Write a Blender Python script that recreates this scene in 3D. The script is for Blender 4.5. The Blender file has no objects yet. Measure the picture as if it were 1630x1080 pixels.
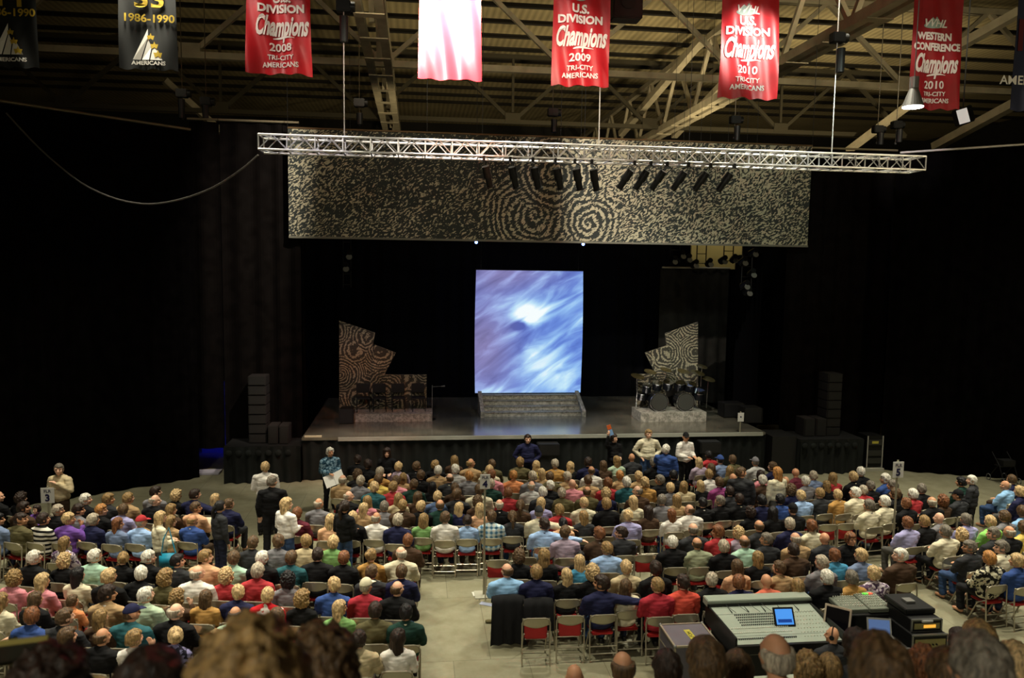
import bpy, bmesh, math, random
from mathutils import Vector, Matrix, noise
from math import sin, cos, pi, radians, atan, atan2, sqrt, exp

random.seed(7)
SC = bpy.context.scene
COL = SC.collection

# ---------------------------------------------------------------- camera
FPX = 1243.0
YAW, PITCH, ROLL = radians(7), atan(114 / FPX), radians(.8)
CAMP = Vector((0, 0, 6.4))
_f = Vector((sin(YAW) * cos(PITCH), cos(YAW) * cos(PITCH), -sin(PITCH)))
_r = Vector((cos(YAW), -sin(YAW), 0))
_u = _r.cross(_f)
RR = _r * cos(ROLL) + _u * sin(ROLL)
UU = -_r * sin(ROLL) + _u * cos(ROLL)
cd = bpy.data.cameras.new('camera')
cam = bpy.data.objects.new('camera', cd)
COL.objects.link(cam)
M = Matrix((RR, UU, -_f)).transposed().to_4x4()
M.translation = CAMP
cam.matrix_world = M
cd.sensor_width = 36
cd.lens = FPX / 1630 * 36
cd.clip_end = 300
cd.dof.use_dof = True
cd.dof.focus_distance = 19
cd.dof.aperture_fstop = 1.8
SC.camera = cam

def ray(x, y):
    return _f + RR * ((x - 815) / FPX) - UU * ((y - 540) / FPX)
def atZ(x, y, Z):
    d = ray(x, y); return CAMP + d * ((Z - 6.4) / d.z)
def atY(x, y, Y):
    d = ray(x, y); return CAMP + d * (Y / d.y)
def proj(P):
    v = Vector(P) - CAMP; z = v.dot(_f)
    return 815 + FPX * v.dot(RR) / z, 540 - FPX * v.dot(UU) / z, z

# ---------------------------------------------------------------- light
SC.view_settings.view_transform = 'Standard'
SC.view_settings.look = 'None'
SC.view_settings.gamma = 1
SC.view_settings.use_curve_mapping = False
SC.view_settings.exposure = 0.0
w = bpy.data.worlds.new('world'); SC.world = w; w.use_nodes = True
w.node_tree.nodes['Background'].inputs[0].default_value = (.9, .8, .55, 1)
w.node_tree.nodes['Background'].inputs[1].default_value = .045

def lamp(kind, loc, target, power, color, size=.5, spot=60, blend=.5, name='arena_lamp'):
    L = bpy.data.lights.new(name, kind)
    L.energy = power; L.color = color
    if kind == 'AREA':
        L.shape = 'DISK'; L.size = size; L.spread = radians(spot)
    else:
        L.shadow_soft_size = size
    if kind == 'SPOT':
        L.spot_size = radians(spot); L.spot_blend = blend
    o = bpy.data.objects.new(name, L); COL.objects.link(o)
    o.location = loc
    o.rotation_euler = (Vector(target) - Vector(loc)).to_track_quat('-Z', 'Y').to_euler()
    return o
WARM = (1, .94, .74)
# high-bay arena lamps above the audience, aimed down
for x, y, p in ((-7, 12, 540), (0, 11, 400), (8, 12, 420), (15, 13, 480), (-6, 17.8, 760), (3, 18.2, 560), (10, 18.2, 560), (17, 17.8, 420)):
    lamp('SPOT', (x, y, 14.5), (x, y - .6, 0), p * 10.5, WARM, .35, 74, .9)
lamp('SPOT', (8.5, 19.4, 14.4), (2.5, 12.2, 0), 5600, WARM, .25, 62, .8)
lamp('SPOT', (-2, 19.0, 14.4), (-5.5, 12.5, 0), 2600, WARM, .25, 56, .8)
# added fill: behind the camera for near heads, then unseen spots for the roof
lamp('SPOT', (-6, -6, 12), (4, 12, 2), 3200, WARM, .6, 90, .8)
lamp('SPOT', (22, 0, 7), (10, 30, 17), 2500, (1, .85, .5), .5, 75, .9, 'roof_fill_light')  # added spot that lifts the roof, no fixture there
for x, p in ((-8, 170), (2, 900), (11, 1800), (20, 2400)):
    lamp('SPOT', (x, 32, 9.2), (x, 42, 17.3), p * 1.6, (1, .84, .55), .4, 140, .9, 'roof_fill_light')  # added spots hidden behind the valance to brighten the roof deck
lamp('SPOT', (6, 6, 7.2), (4, 30, 15.5), 500, (1, .85, .6), .5, 90, .9, 'roof_fill_light')  # weak added fill towards the roof from the camera side
for x, p in ((-9, 260), (-1, 1000), (7, 1300), (15, 1500)):
    lamp('SPOT', (x, 19.6, 13.4), (x + 1, 32, 15.6), p, (1, .87, .6), .3, 110, .9, 'roof_fill_light')  # added spots above the frame to light the girder faces
# white spots on the lighting truss
a = atY(500, 228, 18)
lamp('SPOT', (-2.8, 14.5, 12.2), atY(490, 228, 18), 1500, (.86, .8, 1), .1, 24, .6, 'truss_spot')
lamp('SPOT', (9.5, 14.5, 12.2), atY(1260, 250, 18), 1500, (.93, .97, .9), .1, 38, .8, 'truss_spot')
lamp('SPOT', (2.5, 15, 12.2), atY(740, 235, 18), 3000, (1, .32, .13), .1, 26, .6, 'truss_spot')
lamp('SPOT', (5.5, 14.5, 12.2), atY(960, 240, 18), 260, (1, .6, .45), .1, 30, .8, 'truss_spot')
# blown-out banner and its neighbours
_q = atY(716, 45, 18)
lamp('SPOT', (_q.x, 16.8, _q.z + .7), _q, 7500, (1, .9, .78), .1, 92, .5, 'banner_lamp')
lamp('SPOT', (-5.2, 15.6, 13.6), atY(445, 70, 18), 520, (1, .8, .7), .2, 34, .8, 'banner_lamp')
lamp('SPOT', (2.4, 15.6, 13.6), atY(925, 80, 18), 520, (1, .8, .7), .2, 34, .8, 'banner_lamp')
lamp('SPOT', (8.6, 15.2, 12.6), atY(1192, 70, 18), 1700, (1, .88, .8), .15, 34, .7, 'banner_lamp')
lamp('SPOT', (11.2, 15.6, 13.6), atY(1485, 120, 18), 200, (1, .8, .7), .2, 34, .8, 'banner_lamp')
# valance and stage set are lit from the front truss
for x in (-1.5, 3.5):
    lamp('SPOT', (x, 15.5, 11.5), (x + .5, 24, 8.2), 330, (1, .93, .72), .3, 66, 1, 'valance_spot')
lamp('SPOT', (9, 15.5, 11.5), (9.5, 24, 8.6), 900, (.82, 1, .88), .3, 60, .9, 'valance_spot')
lamp('SPOT', (3, 18.2, 8.6), (-.8, 26.4, 2.9), 120, (1, .9, .6), .2, 18, .8, 'stage_spot')
lamp('SPOT', (7, 18.2, 8.6), (9.0, 25.6, 2.9), 1300, (.85, 1, .85), .2, 20, .8, 'stage_spot')
lamp('SPOT', (4, 18.2, 8.6), (4, 26.2, 1.7), 2200, (1, .97, .82), .2, 24, .8, 'stage_spot')
for px, tx, p in ((758, 4.6, 420), (928, 3.6, 420)):
    _q = atY(px, 392, 24.5); lamp('SPOT', _q, (tx, 25.4, 1.3), p, (.28, .5, 1), .06, 34, .7, 'blue_stage_spot')
lamp('SPOT', (11.5, 28.5, 7.5), (8, 24.6, 1.3), 60, (.3, .5, 1), .2, 50, .8, 'stage_spot')
lamp('SPOT', (9, 18.5, 9.5), (8.4, 24.2, 1.3), 1100, (1, .9, .7), .2, 30, .9, 'stage_spot')
lamp('SPOT', (12.2, 19, 11.8), (15.3, 23.1, 10.1), 900, (1, .95, 1), .1, 26, .9, 'truss_spot')
lamp('SPOT', (-2, 28.5, 8), (1.2, 25, 1.3), 120, (.1, .35, 1), .2, 40, .8, 'stage_spot')

# ---------------------------------------------------------------- helpers
def lin(h):
    h = h.lstrip('#'); v = [int(h[i:i + 2], 16) / 255 for i in (0, 2, 4)]
    return tuple((c / 12.92 if c <= .04045 else ((c + .055) / 1.055) ** 2.4) for c in v) + (1,)

_M = {}
def mat(name, color='#888888', rough=.7, metal=0, emit=0, noise_amt=.0, nscale=30, bump=0, spec=.3):
    if name in _M: return _M[name]
    m = bpy.data.materials.new(name); m.use_nodes = True; _M[name] = m
    nt = m.node_tree; b = nt.nodes['Principled BSDF']
    c = lin(color) if isinstance(color, str) else color
    b.inputs['Base Color'].default_value = c
    b.inputs['Roughness'].default_value = rough
    b.inputs['Metallic'].default_value = metal
    b.inputs['Specular IOR Level'].default_value = spec
    if emit:
        b.inputs['Emission Color'].default_value = c; b.inputs['Emission Strength'].default_value = emit
    if noise_amt or bump:
        tc = nt.nodes.new('ShaderNodeTexCoord'); n = nt.nodes.new('ShaderNodeTexNoise')
        n.inputs['Scale'].default_value = nscale; n.inputs['Detail'].default_value = 4
        nt.links.new(tc.outputs['Object'], n.inputs['Vector'])
        if noise_amt:
            r = nt.nodes.new('ShaderNodeValToRGB')
            r.color_ramp.elements[0].position = .3; r.color_ramp.elements[1].position = .7
            r.color_ramp.elements[0].color = tuple(x * (1 - noise_amt) for x in c[:3]) + (1,)
            r.color_ramp.elements[1].color = tuple(min(1, x * (1 + noise_amt)) for x in c[:3]) + (1,)
            nt.links.new(n.outputs['Fac'], r.inputs['Fac']); nt.links.new(r.outputs['Color'], b.inputs['Base Color'])
        if bump:
            bp = nt.nodes.new('ShaderNodeBump'); bp.inputs['Strength'].default_value = bump
            nt.links.new(n.outputs['Fac'], bp.inputs['Height']); nt.links.new(bp.outputs['Normal'], b.inputs['Normal'])
    return m

def nmat(name, build, rough=.8):
    """material whose base colour comes from build(nt) -> colour socket"""
    if name in _M: return _M[name]
    m = bpy.data.materials.new(name); m.use_nodes = True; _M[name] = m
    nt = m.node_tree; b = nt.nodes['Principled BSDF']
    b.inputs['Roughness'].default_value = rough; b.inputs['Specular IOR Level'].default_value = .25
    nt.links.new(build(nt), b.inputs['Base Color'])
    return m
def N(nt, t, **kw):
    n = nt.nodes.new(t)
    for k, v in kw.items():
        if k in n.inputs: n.inputs[k].default_value = v
        else: setattr(n, k, v)
    return n
def MA(nt, op, a, b=None, c=None):
    n = nt.nodes.new('ShaderNodeMath'); n.operation = op
    for i, v in enumerate((a, b, c)):
        if v is None: continue
        if isinstance(v, (int, float)): n.inputs[i].default_value = v
        else: nt.links.new(v, n.inputs[i])
    return n.outputs[0]
def RAMP(nt, fac, stops, interp='LINEAR'):
    r = nt.nodes.new('ShaderNodeValToRGB'); e = r.color_ramp; e.interpolation = interp
    while len(e.elements) < len(stops): e.elements.new(.5)
    for el, (p, c) in zip(e.elements, stops):
        el.position = p; el.color = lin(c) if isinstance(c, str) else c
    nt.links.new(fac, r.inputs['Fac']); return r.outputs['Color']

def obj(name, bm, m, parent=None, smooth=False, loc=None):
    me = bpy.data.meshes.new(name)
    bmesh.ops.recalc_face_normals(bm, faces=bm.faces[:])
    bm.to_mesh(me); bm.free()
    if m: me.materials.append(m)
    if smooth: me.polygons.foreach_set('use_smooth', [True] * len(me.polygons))
    o = bpy.data.objects.new(name, me); COL.objects.link(o)
    if parent: o.parent = parent
    if loc: o.location = loc
    return o
def thing(name, label, cat, loc=(0, 0, 0), rz=0, group=None):
    o = bpy.data.objects.new(name, None); COL.objects.link(o)
    o.empty_display_size = .1
    o.location = loc; o.rotation_euler = (0, 0, rz); o['label'] = label; o['category'] = cat
    if group: o['group'] = group
    return o
def tag(o, label, cat, group=None, kind=None):
    if label: o['label'] = label
    if cat: o['category'] = cat
    if group: o['group'] = group
    if kind: o['kind'] = kind
    return o
def struct(name, bm, m, smooth=False, label=None):
    o = obj(name, bm, m, smooth=smooth); o['kind'] = 'structure'
    if label: o['label'] = label
    return o
def copy_tree(o, parent=None):
    c = o.copy(); COL.objects.link(c); c.parent = parent
    for ch in o.children: copy_tree(ch, c)
    return c

def B(): return bmesh.new()
def box(bm, c, s, rot=None, bevel=0):
    mtx = Matrix.Translation(c) @ (rot.to_4x4() if rot else Matrix()) @ Matrix.Diagonal((*s, 1))
    r = bmesh.ops.create_cube(bm, size=1, matrix=mtx)
    if bevel:
        es = set()
        for v in r['verts']: es.update(v.link_edges)
        bmesh.ops.bevel(bm, geom=list(es), offset=bevel, segments=2, affect='EDGES')
    return bm
def bx(bm, x0, x1, y0, y1, z0, z1, bevel=0):
    return box(bm, ((x0 + x1) / 2, (y0 + y1) / 2, (z0 + z1) / 2), (abs(x1 - x0), abs(y1 - y0), abs(z1 - z0)), None, bevel)
def tube(bm, pts, r, n=8, r2=None, cap=True):
    pts = [Vector(p) for p in pts]; rings = []
    r2 = r if r2 is None else r2
    up = Vector((.13, .27, .95)).normalized()
    for i, p in enumerate(pts):
        d = (pts[min(i + 1, len(pts) - 1)] - pts[max(i - 1, 0)]).normalized()
        a = d.cross(up)
        if a.length < .05: a = d.cross(Vector((1, 0, 0)))
        a.normalize(); b = d.cross(a)
        rr = r + (r2 - r) * i / max(1, len(pts) - 1)
        rings.append([bm.verts.new(p + a * (cos(2 * pi * k / n) * rr) + b * (sin(2 * pi * k / n) * rr)) for k in range(n)])
    for i in range(len(rings) - 1):
        for k in range(n):
            bm.faces.new((rings[i][k], rings[i][(k + 1) % n], rings[i + 1][(k + 1) % n], rings[i + 1][k]))
    if cap:
        bm.faces.new(rings[0][::-1]); bm.faces.new(rings[-1])
    return bm
def bar(bm, p, q, w_, h_=None):
    """square-section member from p to q"""
    p, q = Vector(p), Vector(q); h_ = h_ or w_
    d = q - p; rot = d.to_track_quat('X', 'Z').to_matrix()
    return box(bm, (p + q) / 2, (d.length, w_, h_), rot)
def sph(bm, c, r, seg=16, rings=10, rot=None):
    if isinstance(r, (int, float)): r = (r, r, r)
    mtx = Matrix.Translation(c) @ (rot.to_4x4() if rot else Matrix()) @ Matrix.Diagonal((*r, 1))
    return bmesh.ops.create_uvsphere(bm, u_segments=seg, v_segments=rings, radius=1, matrix=mtx)['verts']
def cyl(bm, c, r, h, n=20, rot=None, r2=None):
    mtx = Matrix.Translation(c) @ (rot.to_4x4() if rot else Matrix())
    bmesh.ops.create_cone(bm, cap_ends=True, segments=n, radius1=r, radius2=r if r2 is None else r2, depth=h, matrix=mtx)
    return bm
def prism(bm, poly, y0, y1):
    """extrude an XZ polygon between two Y values"""
    a = [bm.verts.new((x, y0, z)) for x, z in poly]; b = [bm.verts.new((x, y1, z)) for x, z in poly]
    bm.faces.new(a); bm.faces.new(b[::-1])
    n = len(a)
    for i in range(n): bm.faces.new((a[i], b[i], b[(i + 1) % n], a[(i + 1) % n]))
    return bm
def text_mesh(s, size, depth=.004, shear=0, sx=1, bold=0):
    cu = bpy.data.curves.new('t', 'FONT'); cu.body = s; cu.size = size; cu.extrude = depth
    cu.align_x = 'CENTER'; cu.align_y = 'CENTER'; cu.shear = shear; cu.offset = bold; cu.resolution_u = 3
    o = bpy.data.objects.new('t', cu); COL.objects.link(o)
    dg = bpy.context.evaluated_depsgraph_get()
    me = bpy.data.meshes.new_from_object(o.evaluated_get(dg))
    bpy.data.objects.remove(o); bpy.data.curves.remove(cu)
    bm = B(); bm.from_mesh(me); bpy.data.meshes.remove(me)
    for v in bm.verts: v.co.x *= sx
    return bm
def stand_up(bm):
    """XY text -> XZ plane, facing -Y"""
    for v in bm.verts: v.co = Vector((v.co.x, -v.co.z, v.co.y))
    return bm
def evalmesh(bm, mods):
    me = bpy.data.meshes.new('tmp'); bm.to_mesh(me); bm.free()
    o = bpy.data.objects.new('tmp', me); COL.objects.link(o)
    for t, kw in mods:
        md = o.modifiers.new(t, t)
        for k, v in kw.items(): setattr(md, k, v)
    dg = bpy.context.evaluated_depsgraph_get()
    r = bpy.data.meshes.new_from_object(o.evaluated_get(dg))
    bpy.data.objects.remove(o); bpy.data.meshes.remove(me)
    r.polygons.foreach_set('use_smooth', [True] * len(r.polygons))
    return r
def drape(x0, y0, x1, y1, z0, z1, amp=.06, wl=.45, nz=10, seed=0, flare=.3, top=None):
    """pleated cloth from (x0,y0) to (x1,y1), double sided with a thickness"""
    bm = B(); L = sqrt((x1 - x0) ** 2 + (y1 - y0) ** 2); nx = max(8, int(L / wl * 8))
    tx, ty = (x1 - x0) / L, (y1 - y0) / L; nxv, nyv = -ty, tx
    g = []
    for side in (0, .015):
        rows = []
        for j in range(nz + 1):
            t = j / nz; row = []
            for i in range(nx + 1):
                s = L * i / nx
                a = amp * (1 + flare * (1 - t)) * (sin(2 * pi * s / wl + 1.3 * sin(s * 1.7 + seed)) + .5 * noise.noise((s * 1.1, t * 1.5, seed)))
                zt = z1 if top is None else z1 + (top - z1) * i / nx
                row.append(bm.verts.new((x0 + tx * s + nxv * (a + side), y0 + ty * s + nyv * (a + side), z0 + (zt - z0) * t)))
            rows.append(row)
        for j in range(nz):
            for i in range(nx):
                bm.faces.new((rows[j][i], rows[j][i + 1], rows[j + 1][i + 1], rows[j + 1][i]))
        g.append(rows)
    return bm
# ---------------------------------------------------------------- common materials
BLACKCLOTH = mat('black_velour', '#070606', 1, 0, 0, .35, 3, 0, 0)
GREYCLOTH = mat('dark_grey_drape', '#0d0b0a', 1, 0, 0, .3, 3, 0, 0)
SKIRT = mat('black_skirt_cloth', '#131614', .85, 0, 0, .3, 4, .2, .2)
BLACKM = mat('black_metal', '#121212', .45, .3)
BLACKP = mat('black_plastic', '#161616', .5, 0, 0, .2, 20)
ALU = mat('aluminium', '#c4c2c0', .35, .75)
STEEL = mat('grey_steel', '#8b8a88', .35, .8)
ROOFSTEEL = mat('painted_roof_steel', '#8c8268', .7, 0, 0, .2, 2)
CONCRETE = mat('concrete', '#8a8672', .85, 0, 0, .15, 3, .1)

# ---------------------------------------------------------------- floor
def floorcol(nt):
    tc = N(nt, 'ShaderNodeTexCoord')
    br = N(nt, 'ShaderNodeTexBrick', Scale=1.0, **{'Mortar Size': .006, 'Brick Width': 1.22, 'Row Height': 2.44, 'Color1': lin('#7d7b66'), 'Color2': lin('#86836d'), 'Mortar': lin('#676351')})
    nt.links.new(tc.outputs['Object'], br.inputs['Vector'])
    n1 = N(nt, 'ShaderNodeTexNoise', Scale=1.7, Detail=8.0, Roughness=.7)
    nt.links.new(tc.outputs['Object'], n1.inputs['Vector'])
    c = RAMP(nt, n1.outputs['Fac'], [(.3, '#c4bda8'), (.7, '#ffffff')])
    mx = N(nt, 'ShaderNodeMix', data_type='RGBA', blend_type='MULTIPLY'); mx.inputs[0].default_value = .8
    nt.links.new(br.outputs['Color'], mx.inputs[6]); nt.links.new(c, mx.inputs[7])
    return mx.outputs[2]
bm = B(); bx(bm, -30, 42, 9.2, 62, -.3, 0)
struct('floor', bm, nmat('arena_floor_panels', floorcol, .62))

# ---------------------------------------------------------------- walls, roof
DARKWALL = mat('dark_block_wall', '#17150f', .95, 0, 0, .2, 1)
bm = B(); bx(bm, -30, 42, 61.7, 62, 0, 19); struct('wall_back', bm, DARKWALL)
bm = B(); bx(bm, -30.3, -30, -4, 62, 0, 19); struct('wall_left', bm, DARKWALL)
bm = B(); bx(bm, 42, 42.3, -4, 62, 0, 19); struct('wall_right', bm, DARKWALL)
def deckcol(nt):
    tc = N(nt, 'ShaderNodeTexCoord'); s = N(nt, 'ShaderNodeSeparateXYZ'); nt.links.new(tc.outputs['Object'], s.inputs[0])
    rib = MA(nt, 'PINGPONG', s.outputs['X'], .15)
    n1 = N(nt, 'ShaderNodeTexNoise', Scale=.35, Detail=6.0); nt.links.new(tc.outputs['Object'], n1.inputs['Vector'])
    f = MA(nt, 'ADD', MA(nt, 'MULTIPLY', rib, 2.2), MA(nt, 'MULTIPLY', n1.outputs['Fac'], .8))
    return RAMP(nt, f, [(.2, '#5c5238'), (.8, '#94865f')])
bm = B(); bx(bm, -30, 42, -4, 62, 17.4, 17.6)
ceil = struct('ceiling', bm, nmat('corrugated_roof_deck', deckcol, .8))
PURL = mat('dark_roof_purlin', '#171308', .9)
for k in range(15):
    bm = B(); y = 22.5 + k * 2.2
    bx(bm, -29.9, 41.9, y - .05, y + .05, 17.24, 17.4); bx(bm, -29.9, 41.9, y - .1, y + .1, 17.22, 17.25)
    obj('purlin', bm, PURL, ceil)

# cross girders (parallel to the stage) and long girders
SHADEDSTEEL = mat('shaded_roof_steel', '#2e2919', .85)  # rear girder's shade is put into this darker copy of the roof steel
def girder(label, Y, zb, zt, x0, pitch, n, w_=.24, ROOFSTEEL=ROOFSTEEL):
    t = thing('roof_girder', label, 'girder', (x0, Y, zb), group=None)
    L = pitch * n; H = zt - zb
    obj('bottom_chord', bar(B(), (0, 0, 0), (L, 0, 0), w_, w_), ROOFSTEEL, t)
    obj('top_chord', bar(B(), (0, 0, H), (L, 0, H), w_, w_), ROOFSTEEL, t)
    for i in range(n):
        obj('web_diagonal', bar(B(), (i * pitch, 0, 0), ((i + .5) * pitch, 0, H), .17, .17), ROOFSTEEL, t)
        obj('web_diagonal', bar(B(), ((i + .5) * pitch, 0, H), ((i + 1) * pitch, 0, 0), .17, .17), ROOFSTEEL, t)
        obj('gusset_plate', bx(B(), i * pitch - .38, i * pitch + .38, -.13, .13, -.05, .42), ROOFSTEEL, t)
    for i in range(0, n, 2):
        obj('web_post', bar(B(), ((i) * pitch, 0, 0), ((i) * pitch, 0, H), .12, .12), ROOFSTEEL, t)
    return t
p0 = atY(303, 88, 31)
girder('olive painted roof girder crossing the whole hall, nearest cross girder behind the banners', 31, p0.z, p0.z + 3.2, p0.x - 7.1 * 3, 7.1, 8)
q0 = atY(103, 168, 40)
girder('dim roof girder crossing the hall farther back, above the left black curtain rail', 40, q0.z, q0.z + 3.2, q0.x - 7.1, 7.1, 7, .2, SHADEDSTEEL)
def longgirder(label, X, Y0, Y1, z, gap, w_):
    t = thing('roof_girder', label, 'girder', (X, Y0, z))
    L = Y1 - Y0
    for s in (-1, 1):
        obj('bottom_chord', bar(B(), (s * gap / 2, 0, 0), (s * gap / 2, L, 0), w_, w_), ROOFSTEEL, t)
    for k in range(int(L / 2.4)):
        obj('batten_plate', bx(B(), -gap / 2 - w_ / 2, gap / 2 + w_ / 2, k * 2.4 + .6, k * 2.4 + .95, -w_ / 2 - .03, -w_ / 2), ROOFSTEEL, t)
    n = int(L / 4.5)
    obj('top_chord', bar(B(), (0, 0, 3), (0, L, 3), .26, .26), ROOFSTEEL, t)
    for k in range(n):
        a, b_ = k * 4.5, (k + .5) * 4.5
        obj('web_diagonal', bar(B(), (0, a, .1), (0, b_, 3), .16), ROOFSTEEL, t)
        obj('web_diagonal', bar(B(), (0, b_, 3), (0, b_ + 2.25, .1), .16), ROOFSTEEL, t)
    return t
longgirder('double chord roof girder running away from the camera, left of the glaring white banner', -1.35, 20, 61, 13.6, .62, .26)
longgirder('double chord roof girder running away from the camera, right of the centre banners', 12.75, 18, 61, 13.6, .5, .3)
# diagonal braces
for (a, b_, Y0, Y1, lab) in (((1118, 62), (989, 213), 34, 44, 'diagonal roof brace falling left above the middle of the valance'),
                       ((1220, 62), (1073, 216), 33, 43, 'diagonal roof brace falling left behind the second banner from the right'),
                       ((1625, 160), (1488, 234), 26, 30, 'pale diagonal roof brace near the flood lamp at far right'),
                       ((1526, 74), (1625, 18), 28, 26, 'pale diagonal roof brace right of the conference banner'),
                       ((1350, 240), (1470, 150), 40, 36, 'dim diagonal roof brace left of the conference banner'),
                       ((262, 128), (380, 235), 42, 44, 'dim diagonal roof brace below the years banner')):
    o = obj('roof_brace', bar(B(), atY(*a, Y0), atY(*b_, Y1), .34, .3), ROOFSTEEL); tag(o, lab, 'brace')

# ---------------------------------------------------------------- black curtains around the stage
def curtain(name, label, x0, y0, x1, y1, z0, z1, m=BLACKCLOTH, rail=True, seed=0, railcol=None, top=None, amp=.045, wl=.6):
    o = obj('curtain_cloth', drape(x0, y0, x1, y1, z0, z1, amp, wl, 8, seed, .3, top), m)
    t = thing(name, label, 'curtain', (0, 0, 0)); o.parent = t
    if rail:
        zt = z1 if top is None else top
        obj('rail', tube(B(), [(x0, y0 - .12, z1 + .05), (x1, y1 - .12, zt + .05)], .035, 8), railcol or mat('curtain_rail', '#6e6550', .5, .4), t)
    return t
a = atZ(60, 803, 0); b = atZ(318, 761, 0)
d = (b - a).normalized(); a2 = a - d * 14
zL = []
def z_on(px, py, P):
    """height of the sight line over a ground point's distance"""
    r_ = ray(px, py); k = (P - CAMP).xy.length / r_.xy.length; return 6.4 + r_.z * k
zt1 = z_on(318, 211, b); P0 = a - d * 1.9; zt0 = z_on(0, 160, P0)
tt = (a2 - b).length / (P0 - b).length
curtain('black_curtain', 'tall black curtain closing off the left side of the floor', a2.x, a2.y, b.x, b.y, .01, zt1 + (zt0 - zt1) * tt, seed=1, top=zt1)
a = atZ(1400, 748, 0); b = atZ(1630, 765, 0); d = (b - a).normalized()
zr0 = z_on(1420, 247, a); zr1 = z_on(1630, 233, b); L1 = (b - a).length
b2 = b + d * 12
curtain('black_curtain', 'tall black curtain closing off the right side of the floor', a.x, a.y, b2.x, b2.y, .01, zr0,
        seed=2, top=zr0 + (zr1 - zr0) * (L1 + 12) / L1, railcol=mat('pale_curtain_rail', '#cfc9c4', .4, .5))
YP = 24.35
l0 = atY(300, 200, YP).x; l1 = atY(482, 700, YP).x; r0_ = atY(1238, 700, YP).x; r1_ = atY(1425, 243, YP).x
ztop = atY(305, 193, YP).z
lg = atY(359, 700, YP).x
curtain('proscenium_curtain', 'dark grey folded curtain left of the stage opening behind the speaker stack', lg, YP, l1, YP, .01, ztop, GREYCLOTH, seed=3)
curtain('short_curtain', 'dark grey curtain ending above the blue lit gap at the far left of the stage', l0, YP, lg - .02, YP, atY(338, 714, YP).z, ztop, GREYCLOTH, seed=8)
curtain('proscenium_curtain', 'dark grey folded curtain right of the stage opening behind the speaker stack', r0_, YP, r1_, YP, .01, atY(1420, 243, YP).z, GREYCLOTH, seed=4)
VELV = mat('stage_black_masking', '#08080a', 1, 0, 0, 0, 3, 0, .05)
curtain('backdrop_curtain', 'black backdrop curtain at the rear of the stage behind the cloud screen', -10, 30.5, 20, 30.5, .01, 9.9, VELV, seed=5, rail=False)
curtain('wing_curtain', 'black wing curtain on the left side of the stage', -3.6, 25.2, -4.2, 30.3, .01, 9.9, VELV, seed=6, rail=False)
curtain('wing_curtain', 'black wing curtain on the right side of the stage', 11.6, 25.2, 12.6, 30.3, .01, 7.0, VELV, seed=7, rail=False)
curtain('masking_curtain', 'dark grey masking curtain hanging behind the drum kit corner', atY(1052, 428, 28.6).x, 28.6, atY(1160, 428, 28.6).x, 28.6, 1.32, atY(1052, 428, 28.6).z, mat('masking_cloth', '#1c1b18', .95, 0, 0, .3, 3, 0, .1), seed=9,
        railcol=mat('grey_pipe', '#8c8878', .5, .3))
o = obj('wall_panel', bx(B(), atY(1100, 395, 29.6).x, atY(1182, 395, 29.6).x, 29.55, 29.65, atY(1100, 428, 29.6).z, 8.6), mat('cream_wall_panel', '#b3a266', .8))
tag(o, 'cream wall panel showing high behind the stage lights at right', 'panel')
lamp('SPOT', (atY(1140, 400, 29.6).x, 27.2, 8.3), atY(1140, 405, 29.6), 45, WARM, .2, 90, .6, 'work_light')

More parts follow.
